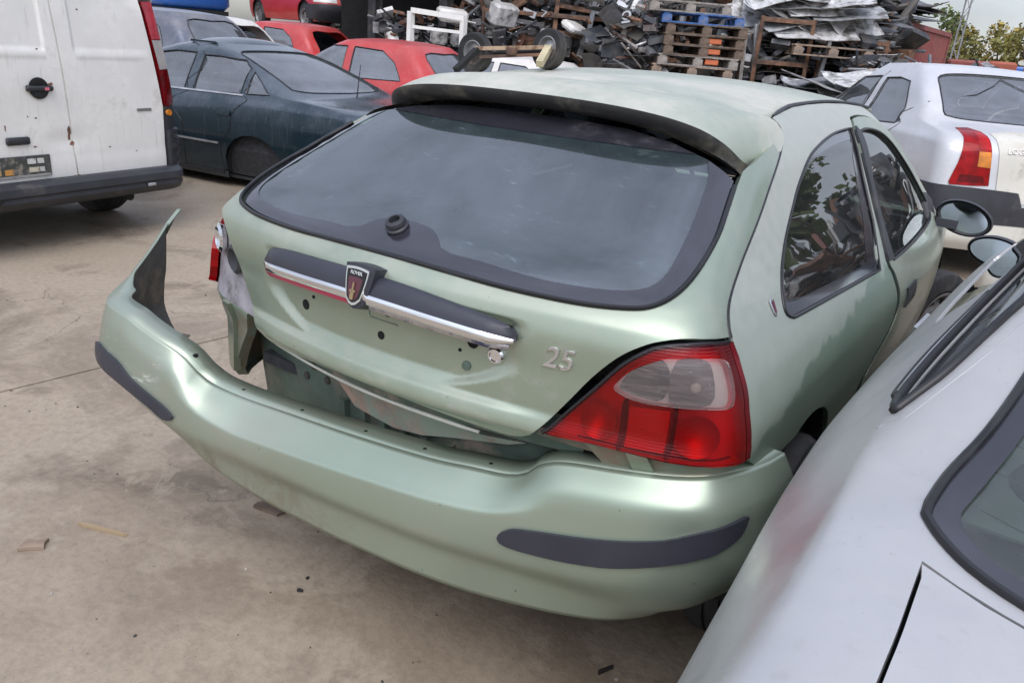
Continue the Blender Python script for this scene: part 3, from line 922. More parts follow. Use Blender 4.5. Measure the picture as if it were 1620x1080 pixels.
def side_polys(s):
    A = lambda P: [(s * ahull(y, z), z) for y, z in P]
    dg = A(smooth_open(DG_yz, 3)); dt = A(smooth_open(DTOP_yz, 3))
    seam = [(s * (a + .011 * min(1, (1.33 - z) / .04)), z) for a, z in smooth_open(SEAM, 3)]
    lo = [(s * a, z) for a, z in smooth_open(LOUT, 2)]
    qb = [(s * a, z) for a, z in smooth_open(QB, 3)]
    ra = A(arch(.70, .30, .355, 108, 8))
    bot = A([(1.07, .24), (1.28, .24)])
    rail = A([(2.06, 1.322), (1.9, 1.338), (1.7, 1.3475), (1.5, 1.351), (1.3, 1.3495), (1.15, 1.345), (1.05, 1.337), (.95, 1.327)])
    top_front = A([(2.62, .95), (2.50, 1.045), (2.36, 1.145), (2.22, 1.235), (2.12, 1.295)])
    quarter = seam + lo + qb + ra + bot + dg[::-1] + dt[1:] + top_front + rail
    qw = [(s * a, z) for a, z in smooth_closed([(1.659, 1.279), (1.478, 1.273), (1.339, 1.26), (1.222, 1.238), (1.169, 1.215), (1.139, 1.187), (1.119, 1.157), (1.107, 1.115), (1.098, 1.073), (1.091, 1.024), (1.086, .989), (1.081, .959), (1.082, .939), (1.095, .926), (1.117, .921), (1.22, .912), (1.335, .904)], 3)] 
    qw = [(s * a, z) for a, z in smooth_open([(1.655, 1.278), (1.478, 1.273), (1.339, 1.26), (1.222, 1.238), (1.169, 1.215), (1.139, 1.187), (1.119, 1.157), (1.107, 1.115), (1.098, 1.073), (1.091, 1.024), (1.086, .989), (1.081, .959), (1.082, .939), (1.095, .926), (1.117, .921), (1.22, .912), (1.335, .904), (1.458, .896)], 3)] + A([(1.475, 1.02), (1.515, 1.13), (1.555, 1.22)])
    df = A(smooth_open([(2.58, .93), (2.66, .87), (2.68, .8), (2.66, .6), (2.6, .40), (2.5, .30)], 3))
    door = dg + A([(1.4, .26), (2.0, .25), (2.45, .26)]) + df[::-1] + dt[::-1][1:-1]
    dw = A(smooth_open([(1.665, 1.262), (1.78, 1.268), (1.93, 1.253), (2.05, 1.213), (2.17, 1.145), (2.29, 1.06), (2.36, .99), (2.36, .945)], 3) + smooth_open([(2.30, .925), (1.9, .905), (1.545, .897)], 2) + [(1.56, 1.0), (1.60, 1.13)])
    return quarter, qw, door, dw
for s, mt in ((1, M['green_side']), (-1, M['green'])):
    quarter, qw, door, dw = side_polys(s)
    qp = panel('quarter_panel', HG, quarter, [qw], da=.03, dz=.016, inset=.0028, rim=.018, mats=mt, parent=car)
    panel('quarter_window', HG, qw, da=.05, dz=.03, off=-.005, rim=0, mats=M['glass_side'], parent=qp)
    hull_tube(HG, qw, .0045, 0, closed=True).build('window_seal', M['gloss_black'], qp, 60)
    # dark border printed on the glass
    cx = sum(p[0] for p in qw) / len(qw); cz = sum(p[1] for p in qw) / len(qw)
    inn = [(cx + (p[0] - cx) * .86, cz + (p[1] - cz) * .84 + .004) for p in qw]
    panel('glass_border', HG, qw, [inn], da=.05, dz=.03, off=-.0042, rim=0, mats=M['glass_band'], parent=qp)
    dr = panel('door', HG, door, [dw], da=.03, dz=.016, inset=.0045, rim=.025, off=.004, mats=M['green'], parent=car)
    panel('door_window', HG, dw, da=.05, dz=.03, off=-.004, rim=0, mats=M['glass_side'], parent=dr)
    hull_tube(HG, dw, .0045, .004, closed=True).build('window_seal', M['gloss_black'], dr, 60)
    pil = [(s * ahull(y, z), z) for y, z in ((1.475, .905), (1.525, 1.03), (1.565, 1.175), (1.60, 1.256), (1.635, 1.28), (1.665, 1.262), (1.60, 1.13), (1.56, 1.0), (1.545, .897))]
    panel('pillar_trim', HG, pil, da=.02, dz=.02, off=.009, rim=.01, mats=M['black'], parent=dr)
    hd = [(s * ahull(y, z), z) for y, z in ((1.66, .79), (1.80, .795), (1.80, .735), (1.66, .725))]
    panel('door_handle', HG, hd, da=.02, dz=.015, off=.010, rim=.012, mats=M['black'], parent=dr)
    # mirror on the front corner of the door
    mir_c = Vector((s * .895, 2.47, .93))
    tilt = .10
    mm = MB(); rings = []
    for k, (sc_, yo) in enumerate(((.97, -.004), (1.0, 0.), (1.02, .02), (.95, .055), (.75, .085), (.35, .105), (.02, .11))):
        rings.append([mir_c + Vector((s * (.105 * sc_ * math.cos(t)), yo + .015 * math.cos(t), .068 * sc_ * math.sin(t) - s * tilt * 0 - .018 * math.cos(t))) for t in [2 * math.pi * i / 28 for i in range(28)]])
    mm.grid(rings, closed=True, flip=(s < 0))
    mi_ = mm.build('door_mirror', M['black'], dr, 50)
    mm = MB()
    ring0 = [mir_c + Vector((s * .098 * math.cos(t), .000 + .015 * math.cos(t), .061 * math.sin(t) - .018 * math.cos(t))) for t in [2 * math.pi * i / 28 for i in range(28)]]
    ring1 = [mir_c + Vector((s * .088 * math.cos(t), .012 + .013 * math.cos(t), .053 * math.sin(t) - .018 * math.cos(t))) for t in [2 * math.pi * i / 28 for i in range(28)]]
    mm.add([p + Vector((0, -.008, 0)) for p in ring1], [tuple(range(28)) if s > 0 else tuple(range(27, -1, -1))])
    mm.build('mirror_glass', M['mirror'], mi_)
    mm = MB(); mm.grid([[p + Vector((0, -.007, 0)) for p in ring0], [p + Vector((0, -.0095, 0)) for p in ring1]], closed=True)
    mm.build('mirror_rim', M['gloss_black'], mi_, 60)
    mm = MB(); mm.beam((s * .79, 2.46, .905), (s * .87, 2.49, .90), .06, .035); mm.poly([(s * .775, 2.31, .915), (s * .775, 2.52, .905), (s * .745, 2.47, .985), (s * .73, 2.38, 1.02)], (s * .018, 0, 0))
    mm.build('mirror_foot', M['black'], mi_, 40)
    # sill moulding
    sl = [(s * ahull(y, z), z) for y, z in ((1.08, .33), (2.75, .33), (2.78, .20), (1.06, .20))]
    panel('sill_moulding', HG, sl, da=.08, dz=.03, off=.012, rim=.014, mats=M['black'], parent=car)
# small shield badge on the pillar (right-hand side in the picture)
T = on_hull(HG, 1.048, .964, .002)
mm = MB(); P = shield(.011, .038); n = len(P)
mm.add([(x, y, 0) for x, y in P] + [(x * .9, y * .9, .003) for x, y in P], [tuple(range(n, 2 * n))] + [(i, (i + 1) % n, n + (i + 1) % n, n + i) for i in range(n)])
o = mm.build('pillar_badge', M['chrome'], car, 30); o.matrix_local = T
mm = MB(); P = shield(.007, .026)
mm.add([(x, y, .0036) for x, y in P], [tuple(range(n))]); o = mm.build('pillar_badge_face', mat('dark badge enamel', (.12, .02, .04), .3), car); o.matrix_local = T
for s in (1, -1):
    hull_tube(HG, [(s * a, z) for a, z in smooth_open([(a + .005, z) for a, z in SEAM], 4)], .0065, -.0045).build('tailgate_gap', M['gloss_black'], car, 60)
    hull_tube(HG, [(s * ahull(y, z), z) for y, z in smooth_open(DG_yz[4:], 5)], .0095, -.005).build('door_gap_shade', mat('painted shade of door gap', (.012, .02, .015), .7), car, 60)  # near-black strip laid in the door gap, its shade put into the colour
m = MB(); m.tube([Vector(p) - Vector((0, -.002, .007)) for p in resamp(bothx(SMC[:5]), 40)], .006, 6); m.build('roof_gap', M['gloss_black'], car, 60)
# ------- front half
def A1(P, s=1): return [(s * ahull(y, z), z) for y, z in P]
for s in (1, -1):
    fdf = A1(smooth_open([(2.58, .93), (2.66, .87), (2.68, .8), (2.66, .6), (2.62, .46)], 3), s)
    fa = A1(arch(3.19, .30, .35, 155, 10), s)
    fr = fdf + fa + [(s * a, z) for a, z in ((2.25, .34), (2.6, .30), (3., .28), (3., .60), (3., .83), (2.6, .86), (2.2, .89), (2.05, .915))]
    panel('front_wing', HG, fr, da=.05, dz=.025, inset=.001, rim=.015, mats=M['green'], parent=car)
ws = [(s_ * a, z) for s_, a, z in ((1, 2.12, .925), (1, 2.2, 1.0), (1, 2.2, 1.15), (1, 2.2, 1.32), (1, 2.6, 1.345), (1, 3., 1.355))] + [(3.0, .87), (2.6, .885), (2.2, .905)]
for s in (1, -1):
    panel('windscreen', HG, [(s * a, z) for a, z in ws], da=.06, dz=.03, off=-.003, rim=0, mats=M['glass_side'], parent=car)
# ------- tub, floor, cabin
class OffC:
    def __init__(s, H, d): s.H, s.d = H, d
    def pt(s, a, z): return tuple(Vector(s.H.pt(a, z)) - Vector(s.H.nrm(a, z)) * s.d)
    def nrm(s, a, z): return s.H.nrm(a, z)
m = MB()
zl = [.38, .45, .6, .75, .84]
for s in (1, -1):
    rows = [[OffC(HG, .055).pt(s * (.95 + 1.47 * i / 40), z) for i in range(41)] for z in zl]
    m.grid(rows)
m.build('inner_tub', M['interior'], car, 40)
m = MB(); m.box((0, 2.1, .26), (1.35, 2.9, .04)); m.box((0, .42, .56), (1.15, .5, .03)); m.box((0, 2.55, .76), (1.25, .3, .22), (.1, 0, 0), bev=.05); m.box((0, 2.8, .5), (1.3, .05, .7)); m.build('cabin_floor', M['interior'], car)
def seat(cx, cy, w, back, top, name='seat', hr=((0, .16),)):
    m = MB()
    m.box((cx, cy + .22, .50), (w, .48, .16), (.1, 0, 0), bev=.05)
    m.box((cx, cy - .05, .78), (w, .13, .56), (-.28, 0, 0), bev=.05)
    o = m.build(name, M['seat'], car, 50)
    for hx, hw in hr:
        m = MB(); m.box((cx + hx, cy - .16, top), (hw * 1.6, .09, .17), (-.2, 0, 0), bev=.035); m.bar((cx + hx - .05, cy - .13, top - .16), (cx + hx - .05, cy - .16, top), .008); m.bar((cx + hx + .05, cy - .13, top - .16), (cx + hx + .05, cy - .16, top), .008)
        m.build('headrest', M['seat'], o, 50)
seat(-.34, 1.85, .48, 0, 1.12); seat(.34, 1.85, .48, 0, 1.12)
seat(0, 1.0, 1.05, 0, 1.03, 'rear_bench', ((-.33, .15), (.33, .15)))
m = MB(); m.box((0, .47, .93), (1.05, .42, .02), (.06, 0, 0)); m.build('parcel_shelf', M['interior'], car)
m = MB(); m.lathe([(.18, 0), (.19, .012), (.18, .024), (.17, .012)], n=24, close=True); m.box((0, 0, .01), (.34, .04, .015)); m.build('steering_wheel', M['interior'], car, 60, loc=(-.36, 2.27, .86), rot=(math.radians(62), 0, 0))
# ------- wheels
def wheel_mesh(R, W, steel=True):
    t = MB(); rr = R * .62
    t.lathe([(rr, -W * .42), (rr + .02, -W * .5), (R * .86, -W * .5), (R * .96, -W * .44), (R, -W * .32), (R, -W * .13), (R - .008, -W * .12), (R - .008, -W * .09), (R, -W * .08), (R, W * .08), (R - .008, W * .09), (R - .008, W * .12), (R, W * .13), (R, W * .32), (R * .96, W * .44), (R * .86, W * .5), (rr + .02, W * .5), (rr, W * .42)], axis='X', n=40)
    r = MB()
    r.lathe([(rr + .004, W * .47), (rr + .012, W * .50), (rr - .004, W * .48), (rr - .02, W * .30), (rr * .86, W * .22), (rr * .78, W * .30), (rr * .55, W * .36), (rr * .38, W * .30), (rr * .30, W * .36), (rr * .12, W * .38), (0, W * .38)], axis='X', n=40)
    r.lathe([(rr, -W * .45), (rr * .95, 0), (rr - .02, W * .30)], axis='X', n=40)
    for k in range(10 if steel else 5):
        a = 2 * math.pi * k / (10 if steel else 5); c, s = math.cos(a), math.sin(a)
        r.lathe([(.022 if steel else .04, 0), (.018 if steel else .03, .004), (0, .004)], c=(W * .30, rr * .70 * c, rr * .70 * s), axis='X', n=10, mi=1)
    for k in range(4):
        a = 2 * math.pi * (k + .5) / 4
        r.lathe([(.012, 0), (.012, .012), (0, .012)], c=(W * .36, rr * .26 * math.cos(a), rr * .26 * math.sin(a)), axis='X', n=8)
    return t, r
def wheel_house(parent, x, cy, s, r, depth=.28):
    m = MB(); A = [math.pi * i / 14 for i in range(15)]
    m.grid([[(x, cy + r * math.cos(a), .30 + r * math.sin(a)) for a in A], [(x - s * depth, cy + r * math.cos(a), .30 + r * math.sin(a)) for a in A]])
    m.add([(x - s * depth, cy + r * math.cos(a), .30 + r * math.sin(a)) for a in A], [tuple(range(15))])
    return m.build('wheel_house', M['dark_void'], parent)
def wheel(parent, loc, rz=0., R=.29, W=.185, side=1, rx=0., camber=0.):
    e = empty('wheel', loc, parent=parent, rot=(rx, camber, rz + (0 if side > 0 else math.pi)))
    t, r = wheel_mesh(R, W)
    t.build('tyre', M['rubber'], e, 35)
    r.build('rim', [M['hub'], M['hole']], e, 35)
    return e
wheel(car, (.73, .70, .288), 0)
wheel(car, (-.73, .70, .288), 0, side=-1)
wheel(car, (.79, 3.12, .288), math.radians(-24))
wheel(car, (-.745, 3.19, .288), math.radians(-24), side=-1)
m = MB(); m.bar((-.7, .70, .29), (.7, .70, .29), .04); m.beam((-.45, .7, .32), (-.45, 1.3, .33), .06, .06); m.beam((.45, .7, .32), (.45, 1.3, .33), .06, .06)
m.build('rear_axle', M['dark_void'], car)

for s in (-1, 1):
    for cy in (.70, 3.19):
        wheel_house(car, s * .79, cy, s, .352)
# ------- tail lamps
LIGHT = [(.56, .736), (.572, .758), (.613, .843), (.639, .903), (.659, .936), (.675, .953), (.703, .962), (.738, .964), (.802, .956), (.812, .927), (.810, .885), (.803, .831), (.803, .773), (.814, .739), (.785, .738), (.75, .739), (.718, .737), (.691, .736), (.664, .738), (.635, .739), (.602, .738), (.573, .735)]
CLEAR = [(.635, .861), (.64, .879), (.653, .906), (.678, .932), (.696, .938), (.734, .940), (.763, .934), (.774, .92), (.772, .887), (.764, .858), (.753, .849), (.726, .848), (.69, .845), (.663, .843), (.644, .85)]
REFL1 = [(.640, .864), (.653, .903), (.680, .930), (.688, .897), (.681, .851), (.663, .849), (.645, .853)]
REFL2 = [(.696, .934), (.737, .936), (.743, .902), (.731, .854), (.688, .849)]
FOG = [(.650, .828), (.692, .834), (.690, .750), (.651, .748)]
RED1 = [(.608, .828), (.642, .832), (.645, .750), (.590, .749), (.578, .753)]
RED2 = [(.699, .834), (.735, .833), (.748, .815), (.750, .785), (.738, .757), (.697, .750)]
lamp_poly = smooth_open(LIGHT[:9], 2) + smooth_open(LIGHT[8:14], 3)[1:] + LIGHT[14:]
clear_poly = smooth_closed(CLEAR, 3)
lamp = panel('tail_lamp', HG, lamp_poly, [clear_poly], da=.012, dz=.008, off=.004, rim=.006, mats=M['lens_red'], parent=car)
lamp['label'] = 'intact red tail lamp with clear upper lens'
panel('lamp_housing', HG, lamp_poly, da=.03, dz=.02, off=-.030, rim=-.028, mats=mat('pale lamp housing', (.72, .70, .69), .35, var=.06), parent=lamp)
panel('clear_lens', HG, clear_poly, da=.012, dz=.008, off=.0045, rim=.004, mats=M['lens_clear'], parent=lamp)
def bowl(a, z, rx, rz_, mt, bulb=True, bm='chrome'):
    T = on_hull(HG, a, z, -.006); m = MB(); rows = []
    for k in range(7):
        u = k / 6; rows.append([(rx * u * math.cos(t), rz_ * u * math.sin(t), -.022 * (1 - u * u)) for t in [2 * math.pi * i / 24 for i in range(24)]])
    m.grid(rows, closed=True); o = m.build('reflector', mt, lamp, 60); o.matrix_local = T
    if bulb:
        m = MB(); m.lathe([(0, .004), (.004, .003), (.006, -.002), (.006, -.008), (.005, -.018)], n=12); o = m.build('bulb', M['bulb'], lamp, 60); o.matrix_local = T
M['bulb'] = mat('dull bulb', (.22, .19, .17), .35)
M['refl_dark'] = mat('tarnished reflector', (.20, .185, .185), .22, metal=.9, var=.15)
M['refl'] = mat('bright reflector', (.62, .60, .59), .5, metal=.8, var=.05)
panel('lens_backing', HG, clear_poly, da=.02, dz=.012, off=-.012, rim=.010, mats=mat('creamy lamp backing', (.66, .60, .57), .35, var=.08), parent=lamp)
def streaky(name, a_, b_, sc):
    m, t, b = nt(name); v = coords(t)
    mp = N(t, 'ShaderNodeMapping'); mp.inputs['Scale'].default_value = (1.5, 1.5, sc); t.links.new(v, mp.inputs['Vector'])
    t.links.new(mixc(t, ramp(t, noise(t, 9., 5, .6, mp.outputs[0]), .42, .70), a_, b_), b.inputs['Base Color']); b.inputs['Roughness'].default_value = .3; b.inputs['Metallic'].default_value = .3
    return m
panel('reflector', HG, smooth_closed(REFL1, 3), da=.012, dz=.008, off=-.008, rim=.004, mats=streaky('dark streaked reflector', (.05, .045, .048), (.34, .31, .30), 14.), parent=lamp)
panel('reflector', HG, smooth_closed(REFL2, 3), da=.012, dz=.008, off=-.008, rim=.004, mats=streaky('grey streaked reflector', (.17, .15, .148), (.36, .33, .32), 10.), parent=lamp)
o_ = on_hull(HG, .714, .885, -.006); m = MB(); m.lathe([(.011, 0), (.010, .004), (.006, .006), (0, .006)], n=14); o = m.build('bulb', M['lamp_amber'] if False else mat('pale bulb', (.55, .48, .42), .3), lamp, 50); o.matrix_local = o_
bowl(.622, .785, .036, .042, M['refl'], False); bowl(.716, .788, .044, .044, M['refl'], False)
for P in ([(.645, .832), (.649, .833), (.650, .742), (.646, .742)], [(.693, .838), (.697, .838), (.695, .741), (.691, .741)]):
    lp_ = panel('divider', HG, P, da=.012, dz=.008, off=-.001, rim=.024, mats=M['lamp_red_dark'], parent=lamp)
panel('fog_reflector', HG, [(.652, .826), (.690, .832), (.689, .748), (.653, .746)], da=.012, dz=.008, off=-.008, rim=.01, mats=lens('fine ribbed reflector', (.66, .62, .60), .25, ribs=90., ribdir=2, var=.05), parent=lamp)
panel('lens_edge', HG, [(.802, .956), (.812, .927), (.810, .885), (.803, .831), (.803, .773), (.814, .739), (.797, .740), (.788, .773), (.788, .831), (.794, .885), (.794, .927), (.786, .955)], da=.012, dz=.008, off=.0048, rim=.002, mats=M['lamp_red_dark'], parent=lamp)
# black gap behind the lamp edge
hull_tube(HG, smooth_open([(.556, .733)] + LIGHT[1:9], 3), .005, -.004).build('lamp_seal', M['gloss_black'], car, 60)
# left lamp: lens mostly gone, grey housing showing
LL = mir(LIGHT)
hs = panel('broken_tail_lamp', HG, smooth_open(LL[:9], 2) + LL[9:], da=.02, dz=.012, off=-.022, rim=.03, mats=M['housing'], parent=car)
hs['label'] = 'broken tail lamp, grey housing bare but for one red corner'
panel('red_fragment', HG, [(-.745, .88), (-.765, .915), (-.79, .935), (-.808, .93), (-.810, .885), (-.803, .831), (-.803, .773), (-.814, .739), (-.765, .739), (-.735, .755), (-.725, .80), (-.73, .85)], da=.012, dz=.01, off=.004, rim=.02, mats=M['lamp_red'], parent=hs)
panel('dark_fragment', HG, [(-.755, .905), (-.77, .958), (-.802, .956), (-.808, .934), (-.79, .938), (-.768, .92)], da=.012, dz=.01, off=.002, rim=.02, mats=M['lamp_red_dark'], parent=hs)
m = MB(); m.lathe([(.035, 0), (.04, .012), (.03, .018), (.012, .004), (0, .004)], n=18); o = m.build('bulb_socket', M['black'], hs, 40); o.matrix_local = on_hull(HG, -.635, .865, -.02)
m = MB(); m.lathe([(.035, 0), (.04, .012), (.03, .018), (.012, .004), (0, .004)], n=18); o = m.build('bulb_socket', M['chrome'], hs, 40); o.matrix_local = on_hull(HG, -.69, .90, -.02)

# ------- rear panel behind the bumper
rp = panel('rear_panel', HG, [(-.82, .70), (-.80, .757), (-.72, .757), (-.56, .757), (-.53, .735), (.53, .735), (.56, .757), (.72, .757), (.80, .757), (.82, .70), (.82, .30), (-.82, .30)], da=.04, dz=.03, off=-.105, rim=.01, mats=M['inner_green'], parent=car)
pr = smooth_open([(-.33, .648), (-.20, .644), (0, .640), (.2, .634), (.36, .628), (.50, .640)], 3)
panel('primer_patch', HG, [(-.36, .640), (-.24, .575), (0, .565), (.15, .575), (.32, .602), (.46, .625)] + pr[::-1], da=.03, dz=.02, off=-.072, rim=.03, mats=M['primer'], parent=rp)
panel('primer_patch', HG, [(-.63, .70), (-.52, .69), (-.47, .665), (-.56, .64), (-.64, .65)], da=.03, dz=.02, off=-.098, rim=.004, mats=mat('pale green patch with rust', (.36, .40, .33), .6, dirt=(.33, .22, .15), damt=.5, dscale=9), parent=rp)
for a, z in ((-.56, .615), (-.50, .60), (-.44, .58), (-.53, .56), (.62, .70), (.70, .69)):
    T = on_hull(HG, a, z, -.105)
    m = MB(); m.lathe([(.010, 0), (.011, .005), (.006, .008), (0, .008)], c=T.translation, n=12, M=T.to_3x3())
    m.build('bolt', M['bolt'], rp, 40)
panel('sill_shelf', HG, [(-.62, .70), (-.40, .69), (0, .68), (.40, .685), (.60, .695), (.60, .66), (.40, .655), (0, .648), (-.34, .655), (-.62, .668)], da=.03, dz=.01, off=-.05, rim=.05, mats=M['inner_green'], parent=rp)
# vertical ribs pressed in the lower rear panel, towing bracket and stay
for i in range(7):
    a = -.36 + .12 * i
    panel('panel_rib', HG, [(a, .56), (a + .03, .56), (a + .03, .34), (a, .34)], da=.02, dz=.05, off=-.088, rim=.016, mats=M['inner_green'], parent=rp)
for sg in (-1, 1):
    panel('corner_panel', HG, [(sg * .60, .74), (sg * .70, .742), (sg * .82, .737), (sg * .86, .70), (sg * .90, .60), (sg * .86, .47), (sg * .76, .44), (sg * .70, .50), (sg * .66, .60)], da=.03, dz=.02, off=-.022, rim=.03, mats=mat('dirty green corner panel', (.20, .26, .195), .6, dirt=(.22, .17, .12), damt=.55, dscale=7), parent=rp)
    panel('corner_flange', HG, [(sg * .655, .735), (sg * .675, .735), (sg * .715, .50), (sg * .69, .50)], da=.02, dz=.02, off=-.010, rim=.02, mats=M['green'], parent=rp)
# light bodywork beneath the right lamp, dirty
panel('lamp_panel', HG, [(.55, .733), (.81, .735), (.81, .690), (.70, .688), (.60, .690), (.54, .700)], da=.02, dz=.012, off=-.028, rim=.01, mats=mat('dirty olive panel below lamp', (.16, .15, .115), .7, var=.3, dirt=(.07, .06, .05), damt=.4), parent=car)

# ------- bumper: hangs by its right end, the left end pulled out, up and open
PLAN = [(.845, .42), (.84, .30), (.82, .20), (.77, .11), (.66, .055), (.5, .02), (.25, -.03), (0, -.055), (-.3, -.085), (-.6, -.13), (-.755, -.142), (-.855, -.128), (-.915, -.07), (-.965, .03), (-1.04, .17), (-1.11, .33), (-1.16, .45)]
BZ = dict(
 crease=[(0, .672), (1.5, .70), (2.8, .708), (4, .695), (4.6, .684), (5.1, .670), (5.28, .652), (5.42, .615), (5.56, .602), (5.9, .594), (6.2, .585), (7, .571), (7.6, .565), (8.1, .563), (8.5, .572), (8.66, .588), (8.78, .632), (8.95, .658), (9.2, .675), (9.5, .69), (10, .71), (11, .72), (12, .728), (12.6, .742), (13, .764), (13.65, .808), (14.1, .85)],
 should=[(0, .62), (2, .645), (3.3, .65), (4.2, .64), (4.95, .63), (5.15, .620), (5.32, .590), (5.48, .570), (5.6, .559), (5.9, .547), (6.7, .530), (7.7, .515), (8.1, .513), (8.5, .533), (8.66, .556), (8.80, .598), (8.95, .612), (9.5, .64), (10, .66), (11, .67), (13, .69), (14.1, .71)],
 edge=[(0, .58), (2, .60), (3.3, .605), (4.2, .595), (4.95, .588), (5.2, .575), (5.4, .557), (5.6, .541), (5.9, .530), (6.7, .514), (7.7, .499), (8.1, .497), (8.5, .516), (8.72, .543), (8.92, .570), (9.5, .60), (10, .62), (11, .63), (13, .65), (14.1, .67)],
 mid=[(0, .53), (3, .52), (5, .46), (7, .44), (8.5, .46), (9.5, .535), (11, .57), (14.1, .60)],
 chin=[(0, .46), (2.5, .455), (3.2, .435), (4, .410), (5, .398), (7, .382), (8, .384), (8.6, .404), (9, .445), (9.5, .48), (10, .505), (12, .525), (14.1, .54)],
 bottom=[(0, .42), (1.2, .418), (2.5, .417), (3.2, .398), (3.7, .372), (4.4, .345), (5.15, .322), (5.9, .309), (7, .302), (7.8, .313), (8.2, .333), (8.55, .360), (8.85, .40), (9.3, .44), (10, .475), (11, .495), (12, .50), (14.1, .50)])
BOFF = dict(edge=[(0, .008), (5, .010), (5.5, .016), (8.5, .016), (9, .010), (14.1, .008)], crease=[(0, -.03), (3, -.045), (5.2, -.045), (5.45, -.055), (8.6, -.055), (8.8, -.035), (9.2, -.022), (14.1, -.012)], should=[(0, 0), (14.1, 0)], mid=[(0, .012), (3, .022), (8, .022), (14.1, .015)], chin=[(0, 0), (3, .002), (4.5, -.006), (8, -.008), (9.5, 0), (14.1, 0)], bottom=[(0, -.03), (3, -.05), (4.6, -.018), (6, -.010), (8, -.012), (9.5, -.035), (14.1, -.02)])
ORD = ('bottom', 'chin', 'mid', 'edge', 'should', 'crease')
BZ = {k: pchip(v) for k, v in BZ.items()}; BOFF = {k: pchip(v) for k, v in BOFF.items()}
def plan(t, o):
    p = cr(PLAN, t); q = cr(PLAN, min(t + .02, 15.99)); p_ = cr(PLAN, max(t - .02, 0))
    dx, dy = q[0] - p_[0], q[1] - p_[1]; l = math.hypot(dx, dy)
    return (p[0] - dy / l * o, p[1] + dx / l * o)
class BumperSurf:
    """a = -t along the bumper, z height; outward offset interpolated between the profile lines"""
    def __init__(s): s.c = {}
    def prof(s, t):
        k = round(t, 4)
        if k not in s.c: s.c[k] = pchip([(BZ[n](t), BOFF[n](t)) for n in ORD])
        return s.c[k]
    def pt(s, a, z):
        t = -a; x, y = plan(t, s.prof(t)(z)); return (x, y, z)
    def nrm(s, a, z, e=2e-3):
        u = Vector(s.pt(a + e, z)) - Vector(s.pt(a - e, z)); v = Vector(s.pt(a, z + e)) - Vector(s.pt(a, z - e))
        return tuple(u.cross(v).normalized())
BS = BumperSurf()
ts = [14.1 * i / 170 for i in range(171)]
rows = []
for t in ts:
    kz = [(k, BZ[n](t)) for k, n in enumerate(ORD)]
    f = pchip(kz)
    rows.append([BS.pt(-t, f(5 * j / 35)) for j in range(36)])
m = MB(); m.grid(rows, flip=False)
# flange turned in along the top edge
fl = []
for t in ts:
    w_ = .06 if t < 12 else .06 - .05 * min(1, (t - 12) / .8)
    zt = BZ['crease'](t); o0 = BOFF['crease'](t)
    dz_ = .004 if t < 9 else .006
    lift = .0 if not (8.5 < t < 9.1) else .0
    fl.append([(*plan(t, o0), zt), (*plan(t, o0 - w_ * .5), zt + dz_ * .3), (*plan(t, o0 - w_), zt + dz_)])
m.grid(fl)
# lower edge turned in
m.grid([[(*plan(t, BOFF['bottom'](t) - .05), BZ['bottom'](t) - .004), (*plan(t, BOFF['bottom'](t)), BZ['bottom'](t))] for t in ts])
# tongue at the free end
m.grid([[(*plan(t, -.012 - o_), BZ['crease'](14.1) + (t - 14.1) * .09 - d_) for o_, d_ in ((0, .03 * (1 - (t - 14.1) / .5)), (0, 0), (.012, .0))] for t in [14.1 + .05 * i for i in range(9)]])
bp = m.build('bumper', [M['bumper'], M['inner_grey']], car, 38)
bp['label'] = 'rear bumper torn loose at one end'
md = bp.modifiers.new('thick', 'SOLIDIFY'); md.thickness = .0045; md.offset = -1; md.material_offset = 1
STRIP = [(5.49, .500), (5.43, .520), (5.30, .532), (4.88, .547), (4.43, .563), (3.68, .592), (3.13, .618), (2.24, .634), (2.20, .622), (2.36, .600), (2.83, .577), (3.35, .556), (4.05, .523), (4.46, .505), (4.98, .489), (5.40, .485)]
panel('rubbing_strip', BS, [(-a, z) for a, z in smooth_closed(STRIP, 3)], da=.12, dz=.012, off=.008, rim=.012, mats=M['strip'], parent=bp)
STRL = [(8.78, .49), (8.86, .512), (9.15, .538), (9.55, .564), (9.96, .593), (10.8, .610), (11.2, .60), (11.2, .575), (10.6, .555), (9.8, .535), (9.2, .508), (8.9, .482)]
panel('rubbing_strip', BS, [(-a, z) for a, z in smooth_closed(STRL, 3)], da=.12, dz=.012, off=.008, rim=.012, mats=M['strip'], parent=bp)
M['crust'] = mat('dried mud line', (.33, .29, .23), .9, var=.3, vscale=40)
m = MB(); m.tube([Vector(BS.pt(-a, z - .002)) + Vector(BS.nrm(-a, z)) * .002 for a, z in smooth_open([(2.3, .605), (2.83, .577), (3.35, .556), (4.05, .523), (4.46, .505), (4.98, .489), (5.38, .484)], 6)], [.0008 + .0009 * abs(math.sin(i * 2.3)) for i in range(37)], 5); m.build('mud_line', M['crust'], bp)
for t in (5.75, 6.45, 7.1, 7.75, 8.35, 8.8):
    z = BZ['crease'](t) - .003
    x, y = plan(t, BOFF['crease'](t) - .03)
    m = MB(); m.lathe([(.0085, -.003), (.009, .003), (.004, .0045), (0, .0045)], c=(x, y, z), n=12); m.build('clip', M['hole'], bp, 40)
